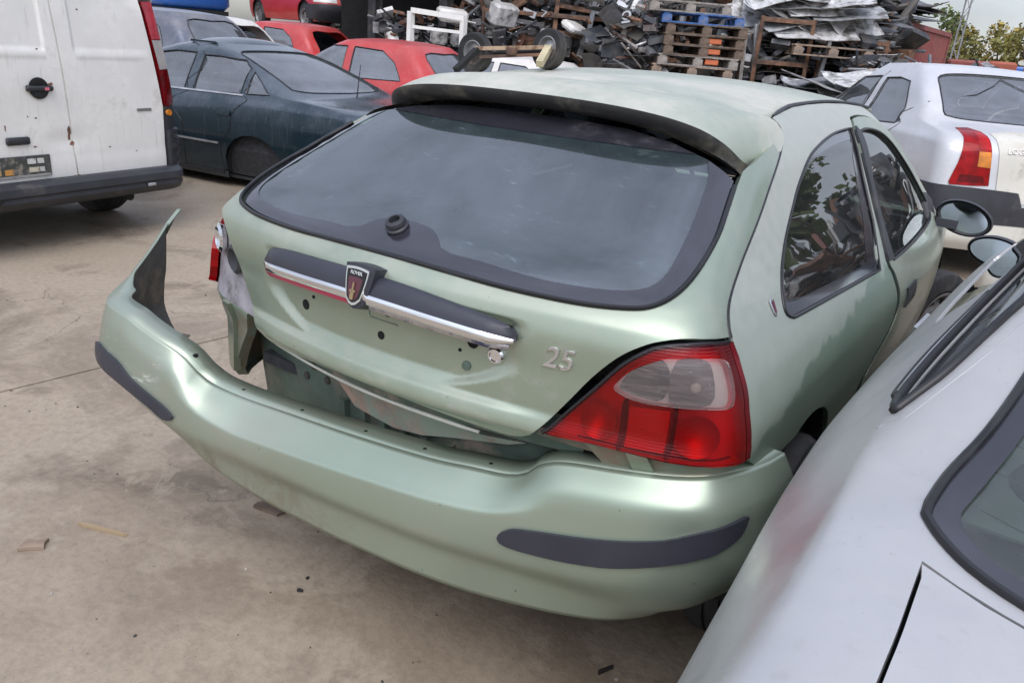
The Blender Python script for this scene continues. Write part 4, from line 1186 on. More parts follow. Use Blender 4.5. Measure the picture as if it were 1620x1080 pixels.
# ---------------------------------------------------------------- ground
def concrete():
    m, t, b = nt('stained yard concrete')
    v = coords(t, 'Object')
    big = noise(t, .4, 8, .62, v, .4)
    mid = noise(t, 1.7, 10, .68, v, .3)
    fine = noise(t, 34., 8, .72, v)
    c = mixc(t, ramp(t, big, .38, .58), (0.227, 0.175, 0.124), (0.368, 0.299, 0.222))
    c = mixc(t, ramp(t, mid, .46, .54, 0, .7), c, (0.374, 0.307, 0.229))
    # oil and water stains with fairly sharp edges
    st = noise(t, .8, 11, .66, v, .5)
    c = mixc(t, ramp(t, st, .52, .60, 0, .48), c, (0.142, 0.108, 0.075))
    c = mixc(t, ramp(t, st, .60, .64, 0, .5), c, (0.089, 0.069, 0.048))
    c = mixc(t, ramp(t, noise(t, 3.1, 10, .7, v, .3), .58, .66, 0, .45), c, (0.134, 0.102, 0.072))
    c = mixc(t, ramp(t, noise(t, 2.3, 10, .7, v, .6), .60, .63, 0, .4), c, (0.409, 0.346, 0.262))
    c = mixc(t, ramp(t, fine, .38, .68, 0, .32), c, (0.134, 0.106, 0.074))
    c = mixc(t, ramp(t, noise(t, 150., 3, .6, v), .66, .72, 0, .7), c, (0.063, 0.049, 0.035))
    c = mixc(t, ramp(t, noise(t, 95., 3, .6, v), .68, .74, 0, .5), c, (0.445, 0.387, 0.303))
    # hairline cracks
    vo = N(t, 'ShaderNodeTexVoronoi'); vo.feature = 'DISTANCE_TO_EDGE'; vo.inputs['Scale'].default_value = .55
    dv = N(t, 'ShaderNodeVectorMath'); dv.operation = 'ADD'
    nv = N(t, 'ShaderNodeTexNoise'); nv.inputs['Scale'].default_value = 3.5; nv.inputs['Detail'].default_value = 6
    t.links.new(v, nv.inputs['Vector'])
    sv = N(t, 'ShaderNodeVectorMath'); sv.operation = 'SCALE'; sv.inputs['Scale'].default_value = .5
    t.links.new(nv.outputs['Color'], sv.inputs[0]); t.links.new(v, dv.inputs[0]); t.links.new(sv.outputs[0], dv.inputs[1]); t.links.new(dv.outputs[0], vo.inputs['Vector'])
    ck = math_(t, 'MULTIPLY', ramp(t, vo.outputs['Distance'], .0035, .0005), ramp(t, noise(t, .7, 3, .5, v), .52, .6, 0, .7))
    c = mixc(t, ck, c, (.06, .05, .042))
    t.links.new(c, b.inputs['Base Color'])
    t.links.new(ramp(t, noise(t, 1.1, 6, .6, v), .35, .65, .55, .85), b.inputs['Roughness'])
    h = math_(t, 'ADD', math_(t, 'MULTIPLY', fine, .5), math_(t, 'MULTIPLY', mid, .8))
    bump(t, b, h, .5, .012)
    return m
M['concrete'] = concrete()
M['joint'] = mat('dark joint filler', (.05, .045, .04), .9)
m = MB(); m.box((0, 0, -.06), (900, 900, .08)); gr = m.build('ground', M['joint']); tag(gr, kind='structure')
# concrete slabs with open joints between them
jang = math.radians(-5.6)
J0 = Vector((-2.06, .0, 0))
ux, uy = Vector((math.cos(jang), math.sin(jang), 0)), Vector((-math.sin(jang), math.cos(jang), 0))
for i in range(-6, 6):
    for j in range(-4, 7):
        gx0 = i * 5.0 + .006; gx1 = (i + 1) * 5.0 - .006
        gy0 = j * 6.0 + 3.6 + .006; gy1 = (j + 1) * 6.0 + 3.6 - .006
        c = J0 + ux * ((gx0 + gx1) / 2) + uy * ((gy0 + gy1) / 2)
        m = MB()
        P = [J0 + ux * a + uy * b_ for a, b_ in ((gx0, gy0), (gx1, gy0), (gx1, gy1), (gx0, gy1))]
        m.poly([(p.x, p.y, -.02) for p in P][::-1], (0, 0, .02))
        m.build('slab', M['concrete'], gr)
m = MB(); m.lathe([(0, -.012), (420, -.012)], n=48); o = m.build('yard_ground', mat('distant yard earth', (.22, .19, .165), .95, vscale=.05)); tag(o, kind='structure')
# ---------------------------------------------------------------- other vehicles
class Remap:
    """hull with its height stretched so that near-flat decks get enough mesh"""
    def __init__(s, H, tab):
        s.H = H; s.f = pchip(tab); s.g = pchip([(b, a) for a, b in tab])
    def pt(s, a, v): return s.H.pt(a, s.f(v))
    def nrm(s, a, v, e=1e-3):
        u = Vector(s.pt(a + e, v)) - Vector(s.pt(a - e, v)); w = Vector(s.pt(a, v + e)) - Vector(s.pt(a, v - e))
        return tuple(u.cross(w).normalized())
    def P(s, pts): return [(a, s.g(z)) for a, z in pts]
def deck_roof(H, ztop, crown, n=24, k=14, inset=0.):
    """sheet closing the hull at ztop, crowned"""
    y0, y1 = H.yr(ztop), H.yf(ztop)
    rows = []
    for j in range(n + 1):
        t = j / n; y = y0 + (y1 - y0) * (.5 - .5 * math.cos(math.pi * t))
        lo, hi = 0., 3.
        if j == 0: a = .0005
        elif j == n: a = 2.9995
        else: a = hull_inv(H, y, ztop)
        if j in (0, n): x = 1e-4
        else: x = H.pt(a, ztop)[0]
        row = []
        for i in range(k + 1):
            u = -1 + 2 * i / k
            yy = (y - (y0 + y1) / 2) / ((y1 - y0) / 2)
            row.append((u * x, y, ztop + crown * (1 - abs(u) ** 2.5) * (1 - abs(yy) ** 3)))
        rows.append(row)
    m = MB(); m.grid(rows)
    return m
# ------------------------------------------------ silver saloon in the foreground
HS0 = Hull(**SILVER)
HS = Remap(HS0, [(.15, .15), (.85, .85), (1.05, .93), (1.45, .985), (1.55, 1.0), (2.25, 1.3), (2.5, 1.38)])
sil = empty('saloon_car', (SIL_O[0], SIL_O[1], 0), SIL_RZ)
tag(sil, 'silver car close by, only its rear quarter, mirror and rear window in view', 'car')
gl_l = smooth_open([(-.645, .997), (-.638, 1.016), (-.618, 1.047), (-.603, 1.092), (-.585, 1.17), (-.55, 1.27)], 4)
gl_b = smooth_open([(0, .9885), (-.3, .9887), (-.5, .989), (-.58, .990), (-.62, .9925), (-.643, .9955)], 4)
left = gl_b + gl_l[1:]
rw = left[::-1] + mir(left)[1:]
rw = left + mir(left)[::-1]
wd = [(-.832, 1.011), (-.881, 1.019), (-.927, 1.059), (-.940, 1.109), (-.90, 1.165), (-.80, 1.20), (-.70, 1.185), (-.669, 1.149), (-.688, 1.119), (-.715, 1.086), (-.745, 1.05), (-.804, 1.016)]
wd = smooth_closed(wd, 3)
def AS(P, s): return [(s * hull_inv(HS0, y, z), z) for y, z in P]
lidl = [(-.632, .986), (-.634, .975), (-.636, .965), (-.635, .94), (-.62, .90), (-.60, .84), (-.58, .74), (-.57, .66)]
lid = smooth_open(lidl, 3) + mir(smooth_open(lidl, 3))[::-1]
lid = lid + [(.5, .9862), (0, .9858), (-.5, .9862)]
sidew = [AS([(1.95, .94), (2.55, .95), (2.62, 1.0), (2.42, 1.12), (2.15, 1.26), (1.95, 1.30), (1.80, 1.30), (1.66, 1.22), (1.62, 1.0), (1.66, .95)], s) for s in (-1, 1)]
zb = .24
def bottom_path(Hh, arches, zb, amax=3.):
    """lower edge of a body from a=-amax to amax with wheel arches (y, radius, height)"""
    pts = []
    for s in (-1, 1):
        seg = [(s * amax, zb)] if s < 0 else []
        L = []
        for cy, r, hz in sorted(arches):
            for i in range(11):
                t = math.pi * i / 10
                L.append((cy - r * math.cos(t), zb + (hz - zb) * math.sin(t) ** .7))
        L = [(hull_inv(Hh, y, z), z) for y, z in L]
        if s < 0: pts += [(-amax, zb)] + [(-a, z) for a, z in L[::-1]]
        else: pts += [(a, z) for a, z in L] + [(amax, zb)]
    return pts
bp_ = bottom_path(HS0, [(.85, .34, .63), (3.45, .34, .63)], zb)
ring = HS.P(bp_) + HS.P([(3., .5), (3, .9), (3., 1.37), (2, 1.37), (0, 1.37), (-2, 1.37), (-3., 1.37), (-3, .9), (-3, .5)])
wsl = [(2.25, 1.0), (2.25, 1.15), (2.22, 1.32), (2.6, 1.33), (2.999, 1.33), (2.999, .96), (2.6, .965)]
holes = [HS.P(rw), HS.P(lid), HS.P(wd), HS.P(mir(wd))] + [HS.P(h) for h in sidew]
panel('body', HS, ring, holes, da=.03, dz=.03, inset=.0, rim=.012, mats=M['silver'], parent=sil, cn=False)
panel('boot_lid', HS, HS.P(lid), da=.025, dz=.02, inset=.0042, rim=.02, mats=M['silver'], parent=sil)
rwg = panel('rear_window', HS, HS.P(rw), da=.05, dz=.03, off=-.004, rim=0, mats=M['glass_dark'] if False else glass('pale rear window glass', (.60, .72, .68), 1.7, .12, (.5, .56, .53)), parent=sil)
gin = [(-.584, 1.059), (-.599, 1.028), (-.610, 1.011), (-.613, 1.004), (-.603, .998), (-.579, .9955), (-.5, .9945), (0, .994)]
inn = smooth_open([(-.53, 1.24), (-.565, 1.13)] + gin, 3); inn = inn + mir(inn)[::-1]
panel('glass_border', HS, HS.P(rw), [HS.P(inn)], da=.03, dz=.02, off=-.001, rim=0, mats=M['glass_band'], parent=rwg)
ringw = [Vector(HS.pt(*p)) + Vector(HS.nrm(*p)) * .001 for p in HS.P(rw)]
m = MB(); m.tube(ringw, .006, 6, closed=True); m.build('window_seal', M['gloss_black'], rwg, 60)
for k in range(9):
    z = 1.012 + k * .021
    m = MB(); m.tube([Vector(HS0.pt(-.60 + 1.2 * i / 24 , z)) - Vector(HS0.nrm(-.60 + 1.2 * i / 24, z)) * .0075 for i in range(25)], .0009, 4); m.build('heater_line', M['gloss_black'], rwg)
for s in (-1, 1):
    w_ = wd if s < 0 else mir(wd)
    panel('quarter_light', HS, HS.P(w_), da=.05, dz=.03, off=-.006, rim=0, mats=M['glass_dark'], parent=sil)
    edge = [Vector(HS.pt(*p)) + Vector(HS.nrm(*p)) * .003 for p in HS.P(w_)]
    m = MB(); m.tube(edge, .007, 6, closed=True); m.build('window_seal', M['gloss_black'], sil, 60)
    # bright and black mouldings along the outer edge of the quarter light
    for nm, d_, r_, mt in (('bright_moulding', .020, .006, M['alu']), ('black_moulding', .036, .0075, M['gloss_black'])):
        Q = smooth_open([(-.838 - d_ * 1.2, 1.014 - d_ * .1), (-.885 - d_ * 1.3, 1.020 - d_ * .4), (-.932 - d_ * 1.5, 1.058 - d_ * .4), (-.945 - d_ * 1.6, 1.109)], 5)
        Q = [(s * -a, z) for a, z in Q]
        m = MB(); m.tube([Vector(HS0.pt(a, z)) + Vector(HS0.nrm(a, z)) * .003 for a, z in Q], r_, 6); m.build(nm, mt, sil, 60)
    panel('side_window', HS, HS.P(sidew[0 if s < 0 else 1]), da=.08, dz=.05, off=-.004, rim=0, mats=M['glass_dark'], parent=sil)
    # crease of the roof joint
    cz = smooth_open([(-.90, .989), (-.853, .995), (-.777, 1.013), (-.744, 1.027), (-.702, 1.069), (-.645, 1.135), (-.60, 1.2)], 5)
    m = MB(); m.tube([Vector(HS0.pt(s * -a, z)) + Vector(HS0.nrm(s * -a, z)) * -.0004 for a, z in cz], .0012, 5); m.build('roof_joint', mat('grey joint line', (.36, .36, .37), .5), sil, 60)
deck_roof(HS0, 1.37, .05).build('roof', M['silver'], sil, 40)
m = MB()
for s in (-1, 1):
    rows = [[Vector(HS0.pt(s * (.02 + 2.7 * i / 50), z)) - Vector(HS0.nrm(s * (.02 + 2.7 * i / 50), z)) * .06 for i in range(51)] for z in (.26, .4, .6, .8, .9)]
    m.grid(rows)
m.box((0, 2.15, .28), (1.45, 3.7, .03)); m.build('inner_tub', M['interior'], sil)
m = MB(); m.box((0, .99, .955), (1.15, .42, .02), bev=.008); m.build('parcel_shelf', mat('grey green shelf', (.20, .23, .22), .8), sil)
for x in (-.42, .42):
    m = MB(); m.lathe([(.09, 0), (.085, .012), (.05, .016), (0, .016)], n=20); m.build('shelf_speaker', M['black'], sil, 40, loc=(x, .93, .966))
for x in (-.36, .36):
    m = MB(); m.box((x, 2.1, .75), (.46, .13, .6), (-.25, 0, 0), bev=.05); m.box((x, 2.22, .5), (.46, .5, .14), bev=.05); m.box((x, 2.0, 1.1), (.24, .09, .16), (-.2, 0, 0), bev=.03); m.build('seat', M['seat'], sil, 50)
for s in (-1, 1):
    wheel(sil, (s * .73, .85, .30), 0, .30, .19, s); wheel(sil, (s * .73, 3.45, .30), 0, .30, .19, s)
    hb = AS([(2.12, .80), (2.30, .80), (2.30, .755), (2.12, .755)], s)
    panel('door_handle', HS, HS.P(hb), da=.03, dz=.02, off=.012, rim=.014, mats=M['alu'], parent=sil)
    c = Vector((s * .90, 2.70, .93))
    if s < 0: c = Matrix.Rotation(-SIL_RZ, 3, 'Z') @ (Vector((1.052, 1.90, .918)) - Vector((SIL_O[0], SIL_O[1], 0)))
    mm = MB(); rings = []
    for sc_, yo in ((.96, -.004), (1., 0.), (1.02, .02), (.92, .06), (.6, .095), (.05, .105)):
        rings.append([c + Vector((s * .088 * sc_ * math.cos(t), yo - .01 * math.cos(t), .050 * sc_ * math.sin(t) + .008 * math.cos(t) * 1)) for t in [2 * math.pi * i / 28 for i in range(28)]])
    mm.grid(rings, closed=True, flip=(s < 0)); mm.beam(c + Vector((s * -.06, .05, -.02)), c + Vector((s * -.2, .10, -.06)), .06, .04)
    mo = mm.build('door_mirror', M['black'], sil, 50)
    mm = MB(); mm.add([c + Vector((s * .078 * math.cos(t), -.0045 - .01 * math.cos(t), .042 * math.sin(t) + .008 * math.cos(t))) for t in [2 * math.pi * i / 28 for i in range(28)]], [tuple(range(28)) if s > 0 else tuple(range(27, -1, -1))]); mm.build('mirror_glass', M['mirror'], mo)
for s in (-1, 1):
    lpz = [(s * a, z) for a, z in ((.50, .84), (.70, .84), (.84, .80), (.84, .70), (.7, .68), (.50, .70))]
    panel('tail_lamp', HS, HS.P(smooth_closed(lpz, 3)), da=.04, dz=.03, off=.004, rim=.01, mats=M['lamp_red'], parent=sil)
bpz = [(-1.08, .60), (-.6, .64), (0, .64), (.6, .64), (1.08, .60), (1.06, .26), (.5, .24), (-.5, .24), (-1.06, .26)]
panel('rear_bumper', HS, HS.P(bpz), da=.05, dz=.03, off=.02, rim=.02, mats=M['silver'], parent=sil)

# ------------------------------------------------ generic car for the rows behind
def make_car(name, label, pmat, spec, loc, rz, group=None, z0=0., wheels=(1, 1, 1, 1), rx=0., glassm=None, open_rear=False):
    """hull with real window openings, glass, lamps, bumpers, wheels"""
    o = empty(name, (loc[0], loc[1], z0), rz)
    tag(o, label, 'car', group)
    H = Hull(spec['w'], spec['yr'], spec['yf'], spec.get('Dr', .4), spec.get('Df', .45), spec.get('nr', 6), spec.get('nf', 4), spec.get('br', .15), spec.get('bf', .15), spec.get('sc'))
    zt = spec['ztop']; zb = spec.get('zb', .24); da, dz = spec.get('res', (.08, .03))
    def dens(P, st=.05):
        out = []
        for i in range(len(P)):
            a, b = P[i], P[(i + 1) % len(P)]; n = max(1, int(math.dist(a, b) / st))
            out += [(a[0] + (b[0] - a[0]) * k / n, a[1] + (b[1] - a[1]) * k / n) for k in range(n)]
        return out
    def S(P, s): return [(s * hull_inv(H, y, z), z) for y, z in dens(P)]
    wins = []
    for s in (-1, 1):
        for nm, P in spec['side']:
            wins.append((nm, S(P, s)))
    if spec.get('rear'):
        rr = [(hull_invx(H, x, z), z) for x, z in smooth_open(spec['rear'], 3)]
        wins.append(('rear_window', rr + mir(rr)[::-1]))
    if spec.get('front'):
        for s in (-1, 1):
            wins.append(('windscreen', [(s * a, z) for a, z in spec['front']]))
    ring = bottom_path(H, spec['arch'], zb) + [(3, (zb + zt) / 2), (3, zt), (2, zt), (1, zt), (0, zt), (-1, zt), (-2, zt), (-3, zt), (-3, (zb + zt) / 2)]
    panel('body', H, ring, [p for n_, p in wins], da=da, dz=dz, rim=.012, mats=pmat, parent=o)
    for nm, p in wins:
        if open_rear and nm == 'rear_window': continue
        panel(nm, H, p, da=da * 1.3, dz=dz * 1.5, off=-.006, rim=0, mats=glassm or M['glass_bg'], parent=o)
        if nm == 'windscreen': continue
        hull_tube(H, p, .0055, .002, 5, True).build('window_seal', M['gloss_black'], o, 60)
    deck_roof(H, zt, spec.get('crown', .045)).build('roof', pmat, o, 40)
    m = MB()
    for s in (-1, 1):
        m.grid([[Vector(H.pt(s * (.03 + 2.6 * i / 30), z)) - Vector(H.nrm(s * (.03 + 2.6 * i / 30), z)) * .06 for i in range(31)] for z in (zb + .02, .5, spec['belt'] - .1)])
    m.box((0, spec['yf'][1][1] / 2, .25), (1.5, spec['yf'][1][1] - .5, .03)); m.build('inner_tub', M['interior'], o)  # wide floor plate added to block light under the car
    for x in (-.35, .35):
        m = MB(); m.box((x, spec.get('seat', 2.0), spec['belt'] - .2), (.45, .12, .6), (-.25, 0, 0), bev=.05); m.box((x, spec.get('seat', 2.0) - .12, spec['belt'] + .14), (.24, .09, .17), (-.2, 0, 0), bev=.03)
        m.build('seat', M['seat'], o, 50)
    for nm, P, off, mt in spec.get('lamps', ()):
        for s in (-1, 1):
            panel(nm, H, [(s * a, z) for a, z in P], da=.05, dz=.03, off=off, rim=.012, mats=mt, parent=o)
    for nm, P, off, mt in spec.get('trim', ()):
        panel(nm, H, P, da=.08, dz=.03, off=off, rim=.02, mats=mt, parent=o)
    for nm, P, off, mt in spec.get('sidetrim', ()):
        for s in (-1, 1):
            panel(nm, H, S(P, s), da=.1, dz=.03, off=off, rim=.01, mats=mt, parent=o)
    wr = spec.get('wheelr', .29)
    k = 0
    for cy, r, hz in sorted(spec['arch']):
        for s in (-1, 1):
            if wheels[k]: wheel(o, (s * (H.w(.5) - .11), cy, wr - z0 if z0 < 0 else wr), 0, wr, .19, s)
            k += 1
    # dark wheel houses
    for cy, r, hz in spec['arch']:
        for s in (-1, 1):
            wheel_house(o, s * (H.w(.5) - .03), cy, s, r, .22)
    return o, H
def hatch_spec(W=.82, zt=1.36, belt=.90, L=3.85, kind='hatch'):
    w = [(.2, W * .93), (.4, W * .98), (.6, W), (.75, W * .99), (belt, W * .94), (belt + .1, W * .87), (zt - .12, W * .73), (zt, W * .62)]
    yr = [(.2, .08), (.4, 0), (.6, .0), (.8, .03), (belt, .08), (belt + .08, .16), (zt - .08, .48), (zt, .60)]
    yf = [(.2, L - .12), (.5, L), (.66, L - .05), (.76, L - .35), (belt - .06, L - .75), (belt, L - 1.0), (belt + .1, L - 1.2), (zt - .1, L - 1.62), (zt, L - 1.85)]
    b = belt + .02; t = zt - .07
    return dict(w=w, yr=yr, yf=yf, ztop=zt, belt=belt, arch=[(.66, .35, .66), (L - .78, .35, .66)],
        side=[('quarter_window', [(.62, b + .02), (1.40, b), (1.43, t), (1.0, t - .02), (.78, t - .14)]), ('door_window', [(1.52, b), (2.42, b), (2.40, b + .05), (1.98, t - .01), (1.54, t)])],
        rear=[(0, t - .01), (.40, t - .02), (.50, b + .12), (.56, b + .03), (.40, b + .01), (0, b + .01)][::-1],
        front=[(2.2, b + .05), (2.2, t - .12), (2.25, t - .02), (2.6, t), (2.999, t), (2.999, b), (2.6, b)],
        lamps=[('tail_lamp', [(.62, .90), (.80, .88), (.80, .68), (.60, .68)], .005, M['lamp_red'])], seat=1.75, wheelr=.285)

# ------------------------------------------------ dark blue green saloon, rear wheel gone
zt = 1.38; Ls = 4.72
sed_spec = dict(
    w=[(.2, .80), (.4, .86), (.6, .885), (.75, .88), (.9, .84), (.96, .80), (1.05, .755), (1.2, .66), (1.32, .58), (1.38, .50)],
    yr=[(.2, -.10), (.4, -.22), (.65, -.24), (.85, -.20), (.93, -.12), (.97, .12), (1.0, .52), (1.03, .66), (1.15, .98), (1.28, 1.36), (1.38, 1.75)],
    yf=[(.2, 4.55), (.5, 4.72), (.7, 4.65), (.82, 4.3), (.92, 3.7), (.97, 3.4), (1.05, 3.2), (1.2, 2.85), (1.32, 2.5), (1.38, 2.25)],
    ztop=zt, belt=.95, arch=[(1.05, .36, .66), (3.8, .36, .66)], crown=.05, res=(.05, .018),
    side=[('rear_door_window', [(1.25, .99), (1.82, .965), (1.84, 1.27), (1.66, 1.275), (1.38, 1.26), (1.255, 1.20)]), ('quarter_light', [(.93, 1.005), (1.19, .992), (1.195, 1.175), (1.08, 1.11)]), ('front_door_window', [(1.93, .965), (2.95, .96), (2.9, 1.0), (2.45, 1.25), (2.2, 1.285), (1.95, 1.285)])],
    rear=[(0, 1.035), (.45, 1.04), (.60, 1.055), (.61, 1.08), (.54, 1.25), (.48, 1.315), (.3, 1.33), (0, 1.335)],
    front=[(2.2, 1.02), (2.2, 1.15), (2.2, 1.26), (2.6, 1.28), (2.999, 1.28), (2.999, 1.0), (2.6, 1.0)],
    lamps=[('tail_lamp', [(.55, .80), (.80, .80), (.88, .76), (.85, .66), (.55, .66)], .005, M['lamp_red'])],
    trim=[('rear_bumper', [(-1.05, .62), (0, .66), (1.05, .62), (1.05, .26), (0, .24), (-1.05, .26)], .02, M['teal'])],
    sidetrim=[('bright_strip', [(.20, .575), (.55, .575), (.55, .56), (.20, .56)], .012, M['alu']), ('bright_strip', [(1.45, .560), (2.35, .560), (2.35, .545), (1.45, .545)], .012, M['alu']), ('belt_moulding', [(1.22, .985), (3.0, .958), (3.0, .945), (1.22, .972)], .008, M['alu']), ('door_handle', [(1.30, .84), (1.47, .84), (1.47, .80), (1.30, .80)], .018, M['teal']), ('sill_strip', [(1.45, .30), (3.4, .30), (3.4, .27), (1.45, .27)], .008, M['black'])],
    seat=2.3, wheelr=.31)
sed, HSED = make_car('saloon_car', 'dark blue green saloon sitting low behind the white van, rear wheel missing', M['teal'], sed_spec, (-3.72, 4.38), math.radians(96.9), z0=-.155, wheels=(0, 1, 1, 1))
m = MB(); p = Vector(HSED.pt(.0, 1.0)); m.bar((0, .60, 1.0), (0, .56, 1.30), .006, r2=.003); m.build('aerial', M['black'], sed)
for s in (-1, 1):
    dl_ = [(s * hull_inv(HSED, y, z), z) for y, z in ((1.20, .97), (1.21, .9), (1.30, .7), (1.42, .55), (1.44, .30))]
    hull_tube(HSED, smooth_open(dl_, 4), .004, .0005).build('door_gap', M['gloss_black'], sed)
    dl_ = [(s * hull_inv(HSED, y, z), z) for y, z in ((1.885, 1.30), (1.88, .96), (1.90, .7), (1.92, .30))]
    hull_tube(HSED, smooth_open(dl_, 4), .004, .0005).build('door_gap', M['gloss_black'], sed)

# ------------------------------------------------ pale silver saloon with big red tail lamp
lg_spec = dict(
    w=[(0.200, .80), (0.400, .86), (0.600, .87), (0.800, .865), (1.000, .84), (1.080, .80), (1.216, .73), (1.407, .65), (1.546, .56)],
    yr=[(0.200, .10), (0.350, .0), (0.550, .0), (0.750, .02), (0.950, .04), (1.050, .10), (1.090, .20), (1.115, .42), (1.140, .56), (1.280, .76), (1.445, 1.02), (1.546, 1.22)],
    yf=[(0.200, 4.1), (0.500, 4.25), (0.700, 4.2), (0.850, 4.0), (0.970, 3.4), (1.040, 3.1), (1.153, 2.9), (1.343, 2.6), (1.546, 2.2)],
    ztop=1.546, belt=1.0, arch=[(.80, .35, .68), (3.42, .35, .68)], crown=.03, res=(.05, 0.020), Dr=.30, nr=7,
    side=[('rear_door_window', [(1.05, 1.070), (1.72, 1.040), (1.74, 1.419), (1.50, 1.432), (1.28, 1.407), (1.07, 1.191)]), ('front_door_window', [(1.84, 1.040), (2.72, 1.030), (2.68, 1.080), (2.22, 1.407), (1.86, 1.432)])],
    rear=[(0, 1.153), (.42, 1.159), (.56, 1.172), (.60, 1.204), (.55, 1.394), (.50, 1.470), (.3, 1.496), (0, 1.502)],
    front=[(2.2, 1.080), (2.2, 1.280), (2.2, 1.445), (2.6, 1.483), (2.999, 1.483), (2.999, 1.060), (2.6, 1.060)],
    seat=2.1, wheelr=.30)
lg, HL = make_car('saloon_car', 'pale silver saloon beyond the green car, cream boot lid and red tail lamp', M['pale_silver'], lg_spec, (1.2165, 5.924), .60)
LP = [(-.69, 1.08), (-.66, 1.105), (-.55, 1.11), (-.522, 1.095), (-.505, .90), (-.485, .735), (-.60, .725), (-.755, .72), (-.765, .74), (-.73, .88)]
def XA(P): return [(hull_invx(HL, x, z), z) for x, z in P]
for s in (-1, 1):
    Q = XA(LP); Q = Q if s < 0 else mir(Q)
    tl = panel('tail_lamp', HL, Q, da=.02, dz=.02, off=.006, rim=.02, mats=M['lamp_red'], parent=lg)
    A_ = XA([(-.60, .97), (-.515, .97), (-.50, .86), (-.595, .865)]); A_ = A_ if s < 0 else mir(A_)
    panel('amber_lens', HL, A_, da=.02, dz=.02, off=.008, rim=.004, mats=M['lamp_amber'], parent=tl)
    A_ = XA([(-.60, 1.09), (-.535, 1.09), (-.52, .985), (-.60, .985)]); A_ = A_ if s < 0 else mir(A_)
    panel('upper_lens', HL, A_, da=.02, dz=.02, off=.0078, rim=.003, mats=M['lamp_red_rib'], parent=tl)
    A_ = XA([(-.70, .80), (-.54, .80), (-.52, .75), (-.71, .745)]); A_ = A_ if s < 0 else mir(A_)
    panel('lower_lens', HL, A_, da=.02, dz=.02, off=.0078, rim=.003, mats=M['lamp_red_dark'], parent=tl)
lid_ = XA([(-.475, 1.09), (-.45, .9), (-.425, .70), (-.39, .625), (0, .62)]); lid_ = lid_ + mir(lid_)[::-1] + XA([(.3, 1.105), (-.3, 1.105)])
bl = panel('boot_lid', HL, lid_, da=.06, dz=.03, off=.008, rim=.015, mats=M['cream'], parent=lg)
T = on_hull(HL, hull_invx(HL, -.30, .985), .985, .010)
text('boot_lettering', 'LOGAN', .058, M['emblem'], bl, T, .002, .001)
panel('bumper_top', HL, [(-1.12, .715), (-.7, .712), (-.46, .70), (-.40, .60), (0, .60), (.40, .60), (.46, .70), (.7, .712), (1.12, .715), (1.10, .48), (.6, .46), (-.6, .46), (-1.10, .48)], da=.05, dz=.03, off=.014, rim=.02, mats=M['black'], parent=lg)
panel('bumper_skirt', HL, [(-1.10, .475), (-.6, .455), (.6, .455), (1.10, .475), (1.08, .26), (.5, .24), (-.5, .24), (-1.08, .26)], da=.06, dz=.03, off=.010, rim=.02, mats=M['cream'], parent=lg)
for s in (-1, 1):
    dl_ = [(s * hull_inv(HL, y, z), z) for y, z in ((1.00, 1.48), (.97, 1.2), (1.0, 1.05), (1.12, .9), (1.2, .7), (1.25, .3))]
    hull_tube(HL, smooth_open(dl_, 4), .0035, .0005).build('door_gap', M['gloss_black'], lg)
    dl_ = [(s * hull_inv(HL, y, z), z) for y, z in ((1.79, 1.48), (1.78, 1.0), (1.80, .7), (1.8, .3))]
    hull_tube(HL, smooth_open(dl_, 4), .0035, .0005).build('door_gap', M['gloss_black'], lg)

# ------------------------------------------------ white van, rear doors towards us
van = empty('delivery_van', (-3.93, 1.41, 0), math.radians(96.83))
tag(van, 'white panel van with rusty rear doors and a dented black bumper', 'van')
HV = Hull([(.2, .84), (.45, .86), (.9, .85), (1.5, .80), (1.75, .76), (1.85, .70)], [(.2, .02), (.45, .0), (.9, .0), (1.5, .04), (1.75, .10), (1.85, .22)], [(.2, 4.1), (.6, 4.2), (.8, 4.15), (1.0, 3.6), (1.15, 3.2), (1.85, 2.4)], .12, .5, 8, 4, .02, .15)
def XV(P): return [(hull_invx(HV, x, z), z) for x, z in P]
vring = bottom_path(HV, [(.75, .36, .70), (3.3, .36, .70)], .30) + [(3, .9), (3, 1.84), (2, 1.84), (1, 1.84), (0, 1.84), (-1, 1.84), (-2, 1.84), (-3, 1.84), (-3, .9)]
vdoor = [(.735, .432), (.745, .84), (.69, 1.2), (.645, 1.5), (.60, 1.72)]
dorR = XV([(.062, .432)] + vdoor + [(.012, 1.74), (.035, 1.2), (.050, .8)])
dorL = XV([(-.735, .432), (.048, .432), (.036, .8), (.021, 1.2), (-.002, 1.74), (-.60, 1.72), (-.645, 1.5), (-.69, 1.2), (-.745, .84)])
panel('body', HV, vring, [], da=.08, dz=.06, rim=.0, off=-.012, mats=M['white_paint'], parent=van)
deck_roof(HV, 1.84, .05).build('roof', M['white_paint'], van, 40)
def press(a, z):
    x = HV.pt(a, z)[0]
    def ss(e0, e1, v):
        t = min(max((v - e0) / (e1 - e0), 0), 1); return t * t * (3 - 2 * t)
    d = 0
    for x0, x1 in ((.13, .645), (-.645, -.06)):
        x1_ = x1
        m_ = ss(x0 - .012, x0 + .012, x) * ss(x1_ + .012, x1_ - .012, x)
        d += -.012 * m_ * ss(1.165, 1.195, z)
        d += .004 * m_ * ss(1.13, 1.145, z) * ss(1.165, 1.15, z)
    # lower dent
    d += -.010 * math.exp(-((x - .02) / .12) ** 2 - ((z - .66) / .05) ** 2)
    d += .006 * ss(.58, .50, z)
    return d
vr = panel('rear_door', HV, dorR, da=.03, dz=.025, off=.0, rim=.02, mats=M['white_paint'], parent=van, disp=press)
vl = panel('rear_door', HV, dorL, da=.03, dz=.025, off=.0, rim=.02, mats=M['white_paint'], parent=van, disp=press)
def vpos(x, z, off): return on_hull(HV, hull_invx(HV, x, z), z, off)
